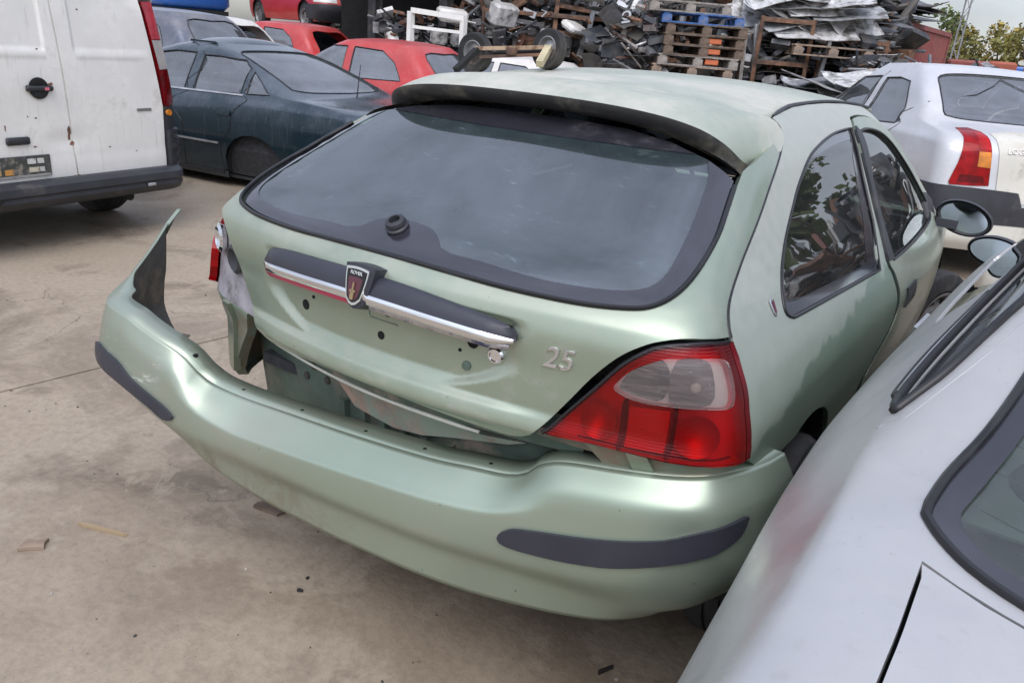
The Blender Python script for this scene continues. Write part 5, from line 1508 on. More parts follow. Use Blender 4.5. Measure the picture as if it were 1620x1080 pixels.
m = MB(); m.lathe([(.058, 0), (.062, .008), (.055, .010), (.03, .003), (0, .003)], n=24); o = m.build('handle_bowl', M['gloss_black'], vl, 40); o.matrix_local = vpos(-.135, .97, .002)
m = MB(); m.box((0, 0, .018), (.16, .028, .02), bev=.006); m.box((-.065, 0, .01), (.03, .036, .02), bev=.006); m.box((.065, 0, .01), (.03, .036, .02), bev=.006); o = m.build('door_handle', M['black'], vl, 50); o.matrix_local = vpos(-.135, .97, .004)
m = MB(); m.box((.035, -.002, .030), (.026, .016, .003)); o = m.build('red_sticker', mat('pink sticker', (.65, .16, .22), .5), vl); o.matrix_local = vpos(-.135, .97, .004)
m = MB(); m.box((.068, .022, .012), (.03, .014, .006), (0, 0, .3)); o = m.build('handle_rust', M['rust'], vl); o.matrix_local = vpos(-.135, .97, .004)
m = MB(); m.box((0, 0, .006), (.14, .045, .024), bev=.008); o = m.build('latch', M['black'], vl, 50); o.matrix_local = vpos(-.30, .675, .002)
m = MB(); m.box((0, 0, .004), (.50, .125, .010), bev=.003); o = m.build('number_plate', mat('grimy dark plate', (.055, .060, .055), .5, dirt=(.25, .22, .18), damt=.4, dscale=25), vl, 40); o.matrix_local = vpos(-.37, .525, .004)
pl = o
for x, y, w_, h_, c in ((.13, .03, .05, .03, (.6, .6, .56)), (.185, .03, .04, .03, (.58, .57, .53)), (.14, -.02, .06, .028, (.52, .48, .36)), (-.01, -.025, .05, .032, (.55, .26, .06)), (-.075, -.018, .035, .045, (.45, .30, .14)), (-.075, .006, .034, .02, (.6, .58, .54)), (-.16, .025, .06, .03, (.6, .6, .58)), (.19, -.02, .03, .028, (.5, .5, .46))):
    m = MB(); m.box((x, y, .0105), (w_, h_, .003)); m.build('plate_patch', mat('worn plate patch', c, .6, dirt=(.15, .13, .11), damt=.4, dscale=40), pl)
m = MB(); m.box((0, -.054, .011), (.48, .012, .004)); m.build('plate_edge', M['alu'], pl)
# rust eaten edges and scabs
random.seed(5)
for x, z, w_, h_, par in ((.030, .70, .030, .10, vl), (.045, .64, .045, .035, vl), (.03, .438, .05, .018, vl), (.055, .44, .04, .012, vr), (-.36, .75, .014, .05, vl), (-.20, .635, .03, .015, vl), (-.10, 1.19, .018, .016, vl), (.20, 1.42, .02, .015, vr), (.30, .60, .02, .012, vr), (.5, .56, .02, .01, vr), (-.17, .80, .02, .012, vl), (-.22, .81, .012, .012, vl)):
    P = []
    for i in range(12):
        t = 2 * math.pi * i / 12; r_ = random.uniform(.45, 1.)
        P.append((x + w_ * .5 * r_ * math.cos(t), z + h_ * .5 * r_ * math.sin(t)))
    panel('rust_scab', HV, XV(P), da=.01, dz=.006, off=.0012, rim=0, mats=M['rust'], parent=par, disp=press)
m = MB(); m.box((0, 0, .003), (.115, .018, .005), bev=.002); o = m.build('small_badge', mat('dull grey badge', (.22, .22, .21), .4, metal=.4), vr); o.matrix_local = vpos(.585, .825, .001)
for s in (-1, 1):
    top = [(.655, 1.50), (.735, 1.505), (.80, 1.12), (.835, .86), (.79, .84), (.755, .845), (.705, 1.2)]
    P = XV(top); P = P if s > 0 else mir(P)
    tl = panel('tail_lamp', HV, P, da=.03, dz=.04, off=.012, rim=.03, mats=M['lamp_red_dark'], parent=van)
    for nm, pp, mt in (('clear_lens', [(.698, 1.265), (.775, 1.265), (.805, 1.085), (.735, 1.08)], mat('dirty clear lens', (.36, .34, .32), .3, coat=.4)), ('red_lens', [(.655, 1.495), (.733, 1.50), (.773, 1.272), (.697, 1.27)], lens('faded red lens', (.36, .03, .045), .2))):
        q_ = XV(pp); q_ = q_ if s > 0 else mir(q_)
        panel(nm, HV, q_, da=.03, dz=.04, off=.014, rim=.004, mats=mt, parent=tl)
    q_ = XV([(.64, 1.72), (.72, 1.72), (.738, 1.508), (.655, 1.503)]); q_ = q_ if s > 0 else mir(q_)
    panel('pillar_cap', HV, q_, da=.03, dz=.04, off=.012, rim=.02, mats=M['black'], parent=van)
    q_ = XV([(.755, .84), (.838, .85), (.848, .69), (.75, .68)]); q_ = q_ if s > 0 else mir(q_)
    panel('corner_moulding', HV, q_, da=.03, dz=.04, off=.004, rim=.02, mats=M['black'], parent=van)
m = MB(); m.lathe([(.02, 0), (.02, .02), (0, .02)], n=12); o = m.build('bulb', M['lamp_amber'], van); o.matrix_local = vpos(.775, .80, .01)
# bumper with step, corner pieces rise beside the doors
vb = empty('rear_bumper', parent=van)
prof = [(-.02, .435), (-.055, .43), (-.085, .41), (-.09, .375), (-.075, .36), (-.08, .335), (-.06, .30), (-.02, .285)]
rows = []
for i in range(41):
    x = -.86 + 1.72 * i / 40
    e = max(0, (abs(x) - .70) / .16); back = .10 * e ** 3
    rows.append([(x, y_ + back - .0, z_) for y_, z_ in prof])
m = MB(); m.grid(rows, flip=True); o = m.build('bumper_beam', M['black'], vb, 40)
md = o.modifiers.new('t', 'SOLIDIFY'); md.thickness = .01
for s in (-1, 1):
    q_ = [(hull_invx(HV, .748, .43), .43), (hull_invx(HV, .752, .68), .68), (.97, .69), (1.15, .66), (1.18, .32), (.9, .30)]
    q_ = q_ if s > 0 else mir(q_)
    panel('bumper_corner', HV, q_, da=.04, dz=.04, off=.035, rim=.04, mats=M['black'], parent=vb)
    m = MB(); m.box((s * .52, -.085, .355), (.07, .02, .035), bev=.006); m.build('fog_recess', M['gloss_black'], vb, 40)
m = MB(); m.box((.52, -.10, .345), (.06, .015, .02), bev=.004); m.build('reflector', M['housing'], vb)
for s in (-1, 1):
    wheel(van, (s * .72, .75, .30), 0, .30, .19, s); wheel(van, (s * .72, 3.3, .30), 0, .30, .19, s)
m = MB(); m.box((.45, .25, .30), (.18, .35, .12), bev=.03); m.bar((-.6, .75, .30), (.6, .75, .30), .05); m.box((0, 2.1, .34), (1.6, 3.9, .10)); m.bar((.42, -.0, .26), (.42, .5, .26), .03); m.build('underbody', M['dark_void'], van)  # broad plate added to keep light off the ground below the van

# ------------------------------------------------ cars of the rows behind
RZ = math.radians(96.9)
rd1, HR1 = make_car('hatchback_car', 'red hatchback right behind the dark blue green saloon, nearest of the red cars', M['red'], hatch_spec(.80, 1.33, .88, 3.6), (-4.98, 7.03), RZ, z0=-.02)
rd2, HR2 = make_car('hatchback_car', 'red hatchback with open dark tailgate, behind the saloon roof, below the raised red van', M['red'], hatch_spec(.80, 1.42, .93, 3.7), (-9.45, 9.32), RZ, open_rear=True)
sl, _h = make_car('hatchback_car', 'slate blue car just above the corner of the white van, sloping rear', M['slate'], hatch_spec(.80, 1.46, .97, 4.0), (-8.55, 6.28), RZ)
wh, _h = make_car('hatchback_car', 'white hatchback with empty window openings between slate blue and red cars', M['white_paint'], hatch_spec(.76, 1.42, .95, 3.6), (-9.85, 7.82), RZ, open_rear=True, glassm=glass('open dark window', (.4, .42, .42), 1.3, .02))
rv_spec = hatch_spec(.82, 1.62, .95, 3.95)
rv_spec.update(rear=None, side=[('door_window', [(1.55, .98), (2.55, .97), (2.5, 1.02), (2.1, 1.50), (1.6, 1.52)])], arch=[(.70, .35, .64), (3.15, .35, .64)], lamps=[('headlamp', [(2.50, .72), (2.30, .74), (2.12, .70), (2.15, .60), (2.5, .60)], .008, mat('milky headlamp', (.55, .55, .53), .25, coat=.5))])
rv, HRV = make_car('delivery_van', 'red van raised on a steel rack, its nose over the red hatchbacks', M['red'], rv_spec, (-15.0, 12.5), math.radians(-107.5), z0=1.27)
panel('grille', HRV, [(2.56, .70), (3., .72), (3., .61), (2.56, .61)], da=.05, dz=.03, off=.01, rim=.01, mats=M['gloss_black'], parent=rv)
panel('grille', HRV, [(-2.56, .70), (-3., .72), (-3., .61), (-2.56, .61)], da=.05, dz=.03, off=.01, rim=.01, mats=M['gloss_black'], parent=rv)
for s in (-1, 1):
    panel('front_bumper', HRV, [(s * 1.92, .56), (s * 2.4, .57), (s * 3, .57), (s * 3, .26), (s * 2.4, .26), (s * 1.95, .30)], da=.06, dz=.04, off=.03, rim=.03, mats=M['black'], parent=rv)
    panel('number_plate', HRV, [(s * 2.78, .48), (s * 3, .48), (s * 3, .40), (s * 2.78, .40)], da=.06, dz=.04, off=.036, rim=.004, mats=M['alu'], parent=rv)
hv = Vector((.954, -.30, 0)); rvr = Vector((-.30, -.954, 0))
rk = empty('steel_rack', (-13.3, 11.95, 0)); tag(rk, 'rusty steel rack holding up the red van', 'rack')
for a in (-1.9, 0, 1.9):
    for b in (-.75, .75):
        p = hv * a + rvr * b; m = MB(); m.beam(p, p + Vector((0, 0, 1.17)), .1, .1); m.build('post', M['rust'], rk)
for b in (-.75, .75):
    m = MB(); m.beam(hv * -2.1 + rvr * b + Vector((0, 0, 1.22)), hv * 2.1 + rvr * b + Vector((0, 0, 1.22)), .12, .1); m.build('rail', M['rust'], rk)
# blue tarpaulined body behind
bv = empty('blue_vehicle_body', (-15.9, 10.6, 0), math.radians(-107)); tag(bv, 'bright blue vehicle body left of the raised red van', 'vehicle')
m = MB(); m.box((0, 0, 2.05), (1.5, 1.5, 1.0), bev=.12); m.build('shell', M['blue'], bv, 50)
m = MB(); m.box((0, 0, 1.50), (1.4, 1.4, .12)); m.build('chassis', M['dark_void'], bv)
for sx in (-.6, .6):
    for sy in (-.6, .6):
        m = MB(); m.bar((sx, sy, 0), (sx, sy, 1.45), .07); m.build('stand', M['rust'], bv)
# white car in the row behind
cr_, _h = make_car('hatchback_car', 'white car of which only the low roof shows behind the little trolley axle', M['white_paint'], hatch_spec(.80, 1.21, .845, 3.9), (-4.7, 9.78), RZ)
# ------------------------------------------------ small trolley axle lying on the green roof
AXL, AXR = Vector((-.372, .815, 1.350 + .060)), Vector((-.165, .895, 1.3805 + .0565))
mid = (AXL + AXR) / 2
ax = empty('trolley_axle', mid, 0); tag(ax, 'rusty little axle with two black tyres lying on the roof of the green hatchback', 'axle')
axv = (AXR - AXL); axn = axv.normalized()
ang = math.atan2(axn.y, axn.x)
for k, P in enumerate((AXL, AXR)):
    t, r = wheel_mesh(.0565, .030)
    e = empty('wheel', P - mid, parent=ax, rot=(0, .10 if k else -.06, ang + (math.radians(58) if k else math.radians(66))))
    for mm_ in (t, r): pass
    t.build('tyre', M['rubber'], e, 35)
    r = MB(); r.lathe([(.036, .013), (.033, .014), (.026, .004), (.018, .006), (.010, .014), (0, .014)], axis='X', n=24); r.lathe([(.036, -.013), (.033, -.014), (.026, -.004), (.018, -.006), (.010, -.014), (0, -.014)], axis='X', n=24)
    r.build('rim', M['hub'], e, 35)
fr = Vector((fw.x, fw.y, 0)).normalized()
q = .2
m = MB(); m.beam(AXL - mid + fr * -.030 + Vector((0, 0, .012)), AXR - mid + fr * -.028 + Vector((0, 0, .006)), .013, .011); m.build('beam', mat('tan painted steel', (.36, .26, .17), .7, var=.2, dirt=(.16, .09, .05), damt=.45, dscale=40), ax)
m = MB(); m.beam(AXL - mid + fr * -.034 + Vector((.02, 0, -.010)), AXR - mid + fr * -.030 + Vector((-.01, 0, -.014)), .011, .009); m.build('beam', M['rust'], ax)
m = MB(); m.bar(AXL - mid + Vector((0, 0, -.004)), AXR - mid + Vector((0, 0, -.004)), .005); m.build('axle_rod', M['dark_void'], ax)
m = MB(); m.lathe([(.015, -.010), (.018, 0), (.015, .010), (0, .010)], c=fr * -.038, n=14); m.build('bracket', M['rust'], ax, 40)
m = MB(); m.beam(AXL - mid + fr * -.030 + Vector((.008, 0, .010)), AXL - mid + fr * -.125 + Vector((-.055, 0, -.050)), .020, .014); m.build('arm', M['dark_void'], ax)
m = MB(); m.beam(AXR - mid + fr * -.028 + Vector((-.004, 0, .004)), AXR - mid + fr * -.125 + Vector((-.030, 0, -.040)), .020, .018); m.build('arm', mat('ochre painted steel', (.46, .40, .25), .7, var=.2, dirt=(.2, .12, .07), damt=.3, dscale=60), ax)
E_ = Vector((-math.sin(.57), math.cos(.57), 0)) * 1.5 + Vector((0, 0, .10))
# ------------------------------------------------ pallets
def board(L, W, T, mt, name):
    m = MB(); m.box((0, 0, 0), (L, W, T)); return m.mesh(name, mt)
PAL = {}
def pallet_meshes(key):
    if key not in PAL:
        mt = M[key]
        PAL[key] = (board(1.2, .10, .022, mt, 'deck_board'), board(.10, .80, .022, mt, 'cross_board'), board(.14, .10, .085, mt, 'block'))
    return PAL[key]
def pallet(loc, rz, key='wood', label='', group='stacked wooden pallets', tilt=(0, 0)):
    e = empty('pallet', loc, rot=(tilt[0], tilt[1], rz)); tag(e, label, 'pallet', group)
    db, cb, bk = pallet_meshes(key)
    for y in (-.35, -.175, 0, .175, .35): link('deck_board', db, e, (0, y, .133))
    for x in (-.53, 0, .53): link('cross_board', cb, e, (x, 0, .108))
    for x in (-.53, 0, .53):
        for y in (-.35, 0, .35): link('block', bk, e, (x, y, .0545))
    for y in (-.35, 0, .35): link('base_board', db, e, (0, y, .0))
    return e
random.seed(3)
PR = .57
ords = ['lowest', 'second', 'third', 'fourth', 'fifth', 'sixth', 'seventh', 'eighth', 'ninth', 'tenth', 'eleventh', 'twelfth', 'thirteenth', 'fourteenth', 'fifteenth']
pc = Vector((-3.80, 10.95, .012))
for i in range(15):
    key = {13: 'wood_blue', 14: 'wood_grey'}.get(i, random.choice(['wood', 'wood_dark', 'wood_grey', 'wood_dark']))
    off = Vector((math.cos(PR), math.sin(PR), 0)) * random.uniform(-.10, .12)
    if i == 14: off = Vector((math.cos(PR), math.sin(PR), 0)) * -.22
    pallet(pc + off + Vector((0, 0, .146 * i)), PR + random.uniform(-.05, .05), key, ('blue painted pallet near the top of the tall stack behind the green roof' if key == 'wood_blue' else '%s wooden pallet of the tall stack behind the green roof' % ords[i] if i < 14 else 'topmost grey pallet of the tall stack behind the green roof'), 'pallets stacked behind the green car')
# orange crates inside the stack
for k, z in enumerate((1.355, 1.50, 1.645)):
    m = MB(); m.box((0, 0, 0), (.20, .16, .075), bev=.008)
    p = pc + Vector((math.cos(PR), math.sin(PR), 0)) * .22 + Vector((math.sin(PR), -math.cos(PR), 0)) * .30 + Vector((0, 0, z + .06 - .03))
    o = m.build('orange_block', mat('orange plastic', (.50, .13, .05), .6), None, loc=p, rot=(0, 0, PR)); tag(o, '%s of three small orange blocks wedged between stacked pallets' % ('lowest', 'middle', 'topmost')[k], 'block', 'orange blocks in the pallet stack')
# ------------------------------------------------ scrap heaps: steel racks filled with flat car panels
RX, RY = Vector((math.cos(.57), math.sin(.57), 0)), Vector((-math.sin(.57), math.cos(.57), 0))
GREYS = [mat('scrap grey %d' % i, c, .6, metal=.25, var=.3, vscale=4, dirt=(.11, .10, .09), damt=.45) for i, c in enumerate(((.06, .065, .075), (.14, .145, .155), (.26, .265, .275), (.42, .425, .43), (.035, .037, .042), (.58, .57, .55), (.10, .09, .08), (.22, .10, .07)))]
def bent_panel_mesh(L, W, seed, mt, curl=.1):
    r = random.Random(seed); rows = []
    ph = r.uniform(0, 6); c1 = r.uniform(-curl, curl); c2 = r.uniform(-curl, curl)
    for j in range(5):
        v = j / 4 - .5; rows.append([((i / 8 - .5) * L * (1 - .25 * abs(v) * r.random()), v * W, c1 * ((i / 8 - .5) * 2) ** 2 + c2 * v * v * 2 + .010 * math.sin(i * 1.3 + ph)) for i in range(9)])
    m = MB(); m.grid(rows)
    back = [[(x, y, z - .012) for x, y, z in rw_] for rw_ in rows]
    m.grid(back, flip=True)
    edge_a = rows[0]; edge_b = back[0]
    m.grid([edge_b, edge_a]); m.grid([rows[-1], back[-1]])
    m.grid([[r_[0] for r_ in rows], [r_[0] for r_ in back]]); m.grid([[r_[-1] for r_ in back], [r_[-1] for r_ in rows]])
    return m.mesh('scrap_sheet', mt, 50)
PANELS = [bent_panel_mesh(random.uniform(.9, 1.4), random.uniform(.4, .8), k, GREYS[k % 8], 0.02 if k < 16 else .12) for k in range(24)]
def heap(n, c, ex, ez, label, group, ids=range(24), tilt=.14, sc=(.6, 1.0), name='scrap_sheet', cat='scrap', rzv=.25, lean=0.):
    r = random.Random(hash(label) % 1000 if False else len(label) * 7 + n)
    for k in range(n):
        p = Vector(c) + RX * r.uniform(-ex[0], ex[0]) + RY * r.uniform(-ex[1], ex[1]) + Vector((0, 0, ez[0] + (ez[1] - ez[0]) * (k + r.random()) / n))
        s_ = r.uniform(*sc)
        o = link(name, PANELS[r.choice(list(ids))], None, p, (lean + r.gauss(0, tilt), r.gauss(0, tilt), .57 + r.gauss(0, rzv)), (s_, s_, s_))
        tag(o, label, cat, group)
dark = [0, 1, 4, 6, 8, 9, 12, 14, 16, 17, 20, 22]; pale = [2, 3, 5, 10, 11, 13, 18, 19, 21]
def rack(c, W, D, Hh, label, shelves=3, mt='rust'):
    e = empty('storage_rack', c); tag(e, label, 'rack')
    for a in (-W / 2, W / 2):
        for b in (-D / 2, D / 2):
            m = MB(); p = RX * a + RY * b; m.beam(p, p + Vector((0, 0, Hh)), .05, .05); m.build('post', M[mt], e)
    for k in range(shelves):
        z = .25 + (Hh - .3) * k / max(1, shelves - 1)
        for b in (-D / 2, D / 2):
            m = MB(); m.beam(RX * (-W / 2) + RY * b + Vector((0, 0, z)), RX * (W / 2) + RY * b + Vector((0, 0, z)), .045, .06); m.build('shelf_beam', M[mt], e)
        m = MB(); m.box((0, 0, z + .035), (W - .02, D - .02, .012), (0, 0, .57)); m.build('shelf', GREYS[6], e)
    return e
r1 = Vector((-2.95, 12.15, 0)); r2_ = Vector((-2.25, 12.85, 0))
rack(r1, .78, 1.0, 2.12, 'dark steel rack of flat scrap right of the pallet stack', 4)
rack(r2_ + RX * .18, 1.0, 1.0, 1.92, 'second steel rack of flat scrap, nearer the red container', 4)
heap(60, r1, (.06, .2), (.75, 2.08), 'flat scrap panel layered in the dark rack beside the pallets', 'flat panels in the first rack', dark, .05, (.45, .62), rzv=.08)
heap(50, r2_ + RX * .18, (.1, .2), (.7, 1.88), 'flat scrap panel layered in the rack next to the red container', 'flat panels in the second rack', list(range(24)), .08, (.5, .75), rzv=.12)
heap(34, r1 + RX * .38, (.7, .3), (2.0, 2.5), 'pale bumper skin heaped on top of the scrap racks', 'bumper skins on the racks', [3, 5, 11, 13, 19, 21], .22, (.7, 1.1), 'bumper_skin', 'bumper', lean=.6)
heap(46, Vector((-1.95, 13.4, 0)), (.42, .4), (1.3, 2.62), 'dark sheet sticking out of the heap in front of the red container', 'sheets before the container', [0, 1, 2, 4, 6, 8, 9, 3, 12, 14], .10, (.55, .85), rzv=.15, lean=.1)
heap(22, Vector((-1.65, 11.0, 0)), (.55, .4), (.75, 1.36), 'pale silver panel in the low pile between green roof and silver saloon', 'pale panels in the low pile', pale, .12, (.6, .95), lean=.25)
heap(26, Vector((-.55, 12.6, 0)), (1.0, .4), (1.0, 1.66), 'small white and grey scrap piece on the long heap above the saloon roof', 'small scrap on the long heap', list(range(24)), .3, (.3, .6), 'scrap_piece', 'scrap', .8)
heap(12, Vector((-3.0, 18.9, 0)), (1.0, .6), (2.58, 2.85), 'long dark sheet lying on the red container', 'sheets on the container', dark, .06, (1.0, 1.5), rzv=.3)
# rough dark mass of compacted scrap under the heaps
def mound(c, sx, sy, h, name_seed):
    r = random.Random(name_seed); m = MB(); rows = []
    for j in range(13):
        v = j / 12 * 2 - 1; row = []
        for i in range(17):
            u = i / 16 * 2 - 1; hh = h * max(0, 1 - abs(u) ** 3) * max(0, 1 - abs(v) ** 3) * r.uniform(.75, 1.05)
            p = Vector(c) + RX * (u * sx) + RY * (v * sy) + Vector((0, 0, hh)); row.append(p)
        rows.append(row)
    m.grid(rows); return m
for k, (c, sx, sy, h) in enumerate((((-1.65, 11.1, 0), .8, .6, .9), ((-1.95, 13.6, 0), .6, .7, 1.5), ((-.4, 12.8, 0), 1.5, .7, 1.15), ((-6.6, 12.1, 0), 2.2, .9, 1.25), ((-8.4, 11.5, 0), 1.6, .8, 1.1))):
    o = mound(c, sx, sy, h, k).build('scrap_rubble', GREYS[6], None); tag(o, ('crushed scrap under the pale panels', 'crushed scrap before the red container', 'crushed scrap of the long heap', 'crushed scrap under the engines', 'crushed scrap below the white frame')[k], 'scrap', kind='stuff')
def clutter(c, ex, ez, n, seed, label, smin=.04, smax=.3, mats=None):
    r = random.Random(seed); m = MB(); mats = mats or [GREYS[0], GREYS[1], GREYS[2], GREYS[3], GREYS[4], GREYS[5], M['rust'], GREYS[7], M['alu'], M['wood_grey']]
    for k in range(n):
        p = Vector(c) + RX * r.uniform(-ex[0], ex[0]) + RY * r.uniform(-ex[1], ex[1]) + Vector((0, 0, r.uniform(*ez)))
        kind = r.random(); mi = r.choices(range(len(mats)), [5, 4, 3, 2, 6, 1.5, 3, 1, 1.5, 1][:len(mats)])[0]; L = r.uniform(smin, smax)
        if kind < .4: m.box(p, (L, L * r.uniform(.3, 1), L * r.uniform(.08, .5)), (r.gauss(0, .5), r.gauss(0, .5), r.uniform(0, 3)), mi)
        elif kind < .7:
            d = Vector((r.gauss(0, 1), r.gauss(0, 1), r.gauss(0, .5))).normalized() * L * 1.8; m.bar(p - d / 2, p + d / 2, L * r.uniform(.04, .12), 6, mi=mi)
        elif kind < .85:
            R_ = Matrix.Rotation(r.uniform(0, 3), 3, 'X') @ Matrix.Rotation(r.uniform(0, 3), 3, 'Z'); m.lathe([(L * .2, 0), (L * .4, .01), (L * .4, L * .2), (L * .25, L * .22)], c=p, n=10, M=R_, mi=mi)
        else:
            d = Vector((r.gauss(0, 1), r.gauss(0, 1), r.gauss(0, .4))) * L; q = Vector((r.gauss(0, 1), r.gauss(0, 1), r.gauss(0, .4))) * L; m.tube([p, p + d * .5 + q * .3, p + d], L * .06, 5, mi=mi)
    o = m.build('scrap_tangle', mats, None); tag(o, label, 'scrap', kind='stuff')
clutter(Vector((-5.7, 10.3, 0)) + E_, (1.7, .5), (1.0, 2.15), 800, 1, 'tangle of small scrap among the engines')
clutter((-4.55, 10.6, 0), (.4, .4), (.6, 2.2), 260, 2, 'tangle of small scrap left of the pallet stack')
clutter((-.6, 12.4, 0), (1.3, .4), (.9, 1.62), 420, 3, 'tangle of small pale scrap above the silver saloon roof', .05, .28)
clutter((-2.6, 12.3, 0), (1.2, .35), (.8, 1.95), 320, 4, 'small scrap stuffed between the flat panels')
clutter((-7.9, 10.3, 0), (1.3, .5), (.8, 1.75), 320, 5, 'small scrap under the dark shelter')
clutter((-4.6, 13.6, 0), (3.4, .5), (.2, 2.75), 1300, 6, 'dark mass of scrap at the back of the yard', .15, .7, [GREYS[0], GREYS[1], GREYS[4], GREYS[6], M['rust']])
clutter((-9.5, 13.0, 0), (3.2, .5), (.2, 2.6), 700, 7, 'dark mass of scrap behind the shelter', .15, .7, [GREYS[0], GREYS[1], GREYS[4], GREYS[6], M['rust']])
# brown timber props
for k, (a, b) in enumerate((((-3.02, 11.62, .9), (-3.10, 11.55, 2.0)), ((-3.18, 11.5, .7), (-3.22, 11.46, 1.9)), ((-2.2, 12.05, .9), (-2.12, 12.12, 1.85)))):
    m = MB(); m.beam(a, b, .055, .055); o = m.build('prop', M['alu'] if k != 1 else M['wood_grey'], None); tag(o, ('bright upright prop beside the pallet stack', 'grey timber prop against the pallet stack', 'pale upright prop in front of the second rack')[k], 'prop')
pallet((-2.2, 12.28, 1.62), .57, 'wood', 'orange brown pallet laid flat high in the second rack', 'loose pallets')
pallet((-.95, 11.95, 1.36), .45, 'wood', 'light pallet lying on scrap above the silver saloon roof', 'loose pallets')
# ------------------------------------------------ engines and subframes
def engine(loc, rot, label, s_=1.):
    e = empty('engine', loc, rot=rot); e.scale = (s_, s_, s_); tag(e, label, 'engine', 'engines on the scrap rack')
    m = MB(); m.box((0, 0, .2), (.55, .38, .32), bev=.03); m.build('block', GREYS[2], e, 40)
    m = MB(); m.box((0, .02, .40), (.52, .24, .10), bev=.03); m.build('rocker_cover', random.choice([GREYS[3], GREYS[4], M['rust']]), e, 40)
    m = MB(); m.box((0, 0, .02), (.45, .28, .12), bev=.03); m.build('sump', GREYS[4], e, 40)
    for x, z, r_ in ((.0, .12, .08), (-.12, .30, .05), (.12, .28, .06)):
        m = MB(); m.lathe([(r_, -.03), (r_, .0), (r_ * .8, .005), (0, .005)], c=(x * 0 + .30, x, z), axis='X', n=16); m.build('pulley', M['alu'], e, 40)
    for k in range(4):
        m = MB(); m.tube([(-.2 + .13 * k, -.19, .32), (-.2 + .13 * k, -.30, .30), (-.18 + .12 * k, -.34, .18)], .025, 8); m.build('manifold_pipe', M['rust'] if k % 2 else M['alu'], e, 50)
    m = MB(); m.lathe([(.17, 0), (.19, .05), (.14, .25), (.10, .32), (0, .32)], c=(-.28, 0, .18), axis='X', n=18, M=Matrix.Diagonal((-1, 1, 1))); m.build('gearbox', M['alu'], e, 40)
    return e
def subframe(loc, rot, label, mt):
    e = empty('subframe', loc, rot=rot); tag(e, label, 'subframe', 'subframes on the scrap rack')
    for y in (-.22, .22):
        m = MB(); m.beam((-.5, y, 0), (.5, y, .02), .07, .06); m.build('cross_member', mt, e)
    for x in (-.46, .46):
        m = MB(); m.beam((x, -.3, 0), (x * 1.1, .35, .05), .07, .06); m.build('side_member', mt, e)
        m = MB(); m.tube([(x, .0, .02), (x * 1.25, .05, .08), (x * 1.35, .0, .2)], .03, 8); m.build('wishbone', M['rust'], e)
    return e
ew = 'engine in the heap above the green roof, %s'
EL = [((-6.6, 9.7, 1.30), (0, .1, .5)), ((-6.0, 10.2, 1.38), (.2, 0, 1.3)), ((-5.4, 10.4, 1.30), (0, 0, .3)), ((-6.4, 10.2, 1.86), (.1, .2, .9)), ((-5.6, 10.6, 1.88), (0, .2, 2.)), ((-4.95, 10.75, 1.86), (.2, 0, .4)), ((-7.2, 9.9, 1.30), (.3, 0, .2)), ((-4.9, 10.4, 1.22), (0, .2, 1.1))]
pos = ['lower row, second from the dark post', 'lower row, third from the dark post', 'lower row, middle', 'upper row leftmost', 'upper row middle', 'upper row next to the pallets', 'lower row beside the rusty post', 'lower row next to the pallets']
for (l, r_), p_ in zip(EL, pos): engine(Vector(l) + E_, r_, ew % p_, .85)
for k, (l, r_) in enumerate((((-6.2, 9.5, 1.72), (.2, .1, .6)), ((-5.2, 10.1, 1.72), (1.3, .1, .6)), ((-5.8, 9.8, 1.45), (1.2, 0, .5)), ((-4.6, 10.2, 1.62), (1.35, .2, .7)), ((-6.9, 9.6, 1.6), (1.2, .3, .4)), ((-5.5, 10.2, 2.16), (.2, .1, .7)))):
    subframe(Vector(l) + E_, r_, 'rusty subframe in the engine heap, ' + ('leaning low on the left', 'upright near the pallets', 'upright in the middle', 'nearest the pallet stack', 'beside the rusty post', 'flat on top')[k], [GREYS[1], M['rust'], GREYS[6]][k % 3])
rack(Vector((-5.75, 10.15, 0)) + Vector((E_.x, E_.y, 0)), 2.5, .9, 1.96, 'steel rack carrying engines behind the white car roof', 3, 'rust')
heap(34, Vector((-5.9, 10.6, 0)) + E_, (1.5, .35), (1.9, 2.35), 'crumpled scrap piece on top of the engine heap', 'scrap on the engine heap', list(range(24)), .5, (.25, .5), 'scrap_piece', 'scrap', 1.2)
heap(16, Vector((-4.75, 10.2, 0)), (.35, .2), (1.0, 2.1), 'dark scrap piece between engines and pallet stack', 'scrap beside the pallets', dark, .6, (.3, .5), 'scrap_piece', 'scrap', 1.2)
# ------------------------------------------------ shelter with dark posts, white frame
sh = empty('shelter', (-8.0, 10.6, 0)); tag(sh, 'dark open shelter with heavy posts left of the engine heap', 'shelter')
for a in (-1.6, -.3, .55, .95):
    m = MB(); p = RX * a + RY * (.0 if a > -1 else .3); m.beam(p, p + Vector((0, 0, 2.9)), .18, .18); m.build('post', M['rust'] if a > .9 else GREYS[4], sh)
m = MB(); m.box((0, .5, 2.95), (5.2, 2.6, .12), (0, 0, .57)); m.build('roof', GREYS[4], sh)
m = MB(); m.box(RY * 1.6 + Vector((0, 0, 1.4)), (5.0, .08, 2.8), (0, 0, .57)); m.build('rear_wall', M['dark_void'], sh)
wf = empty('white_goal_stand', (-7.75, 9.62, 0)); tag(wf, 'white metal stand of rails in front of the dark shelter', 'stand')
for a, b in (((-.45, 0, 0), (-.45, 0, 1.78)), ((.42, 0, 0), (.42, 0, 1.72))):
    m = MB(); m.beam(RX * a[0] + Vector((0, 0, a[2])), RX * b[0] + Vector((0, 0, b[2])), .10, .08); m.build('upright', M['white_paint'], wf)
m = MB(); m.beam(RX * -.45 + Vector((0, 0, 1.80)), RX * .42 + Vector((0, 0, 1.74)), .09, .08); m.build('top_rail', M['white_paint'], wf)
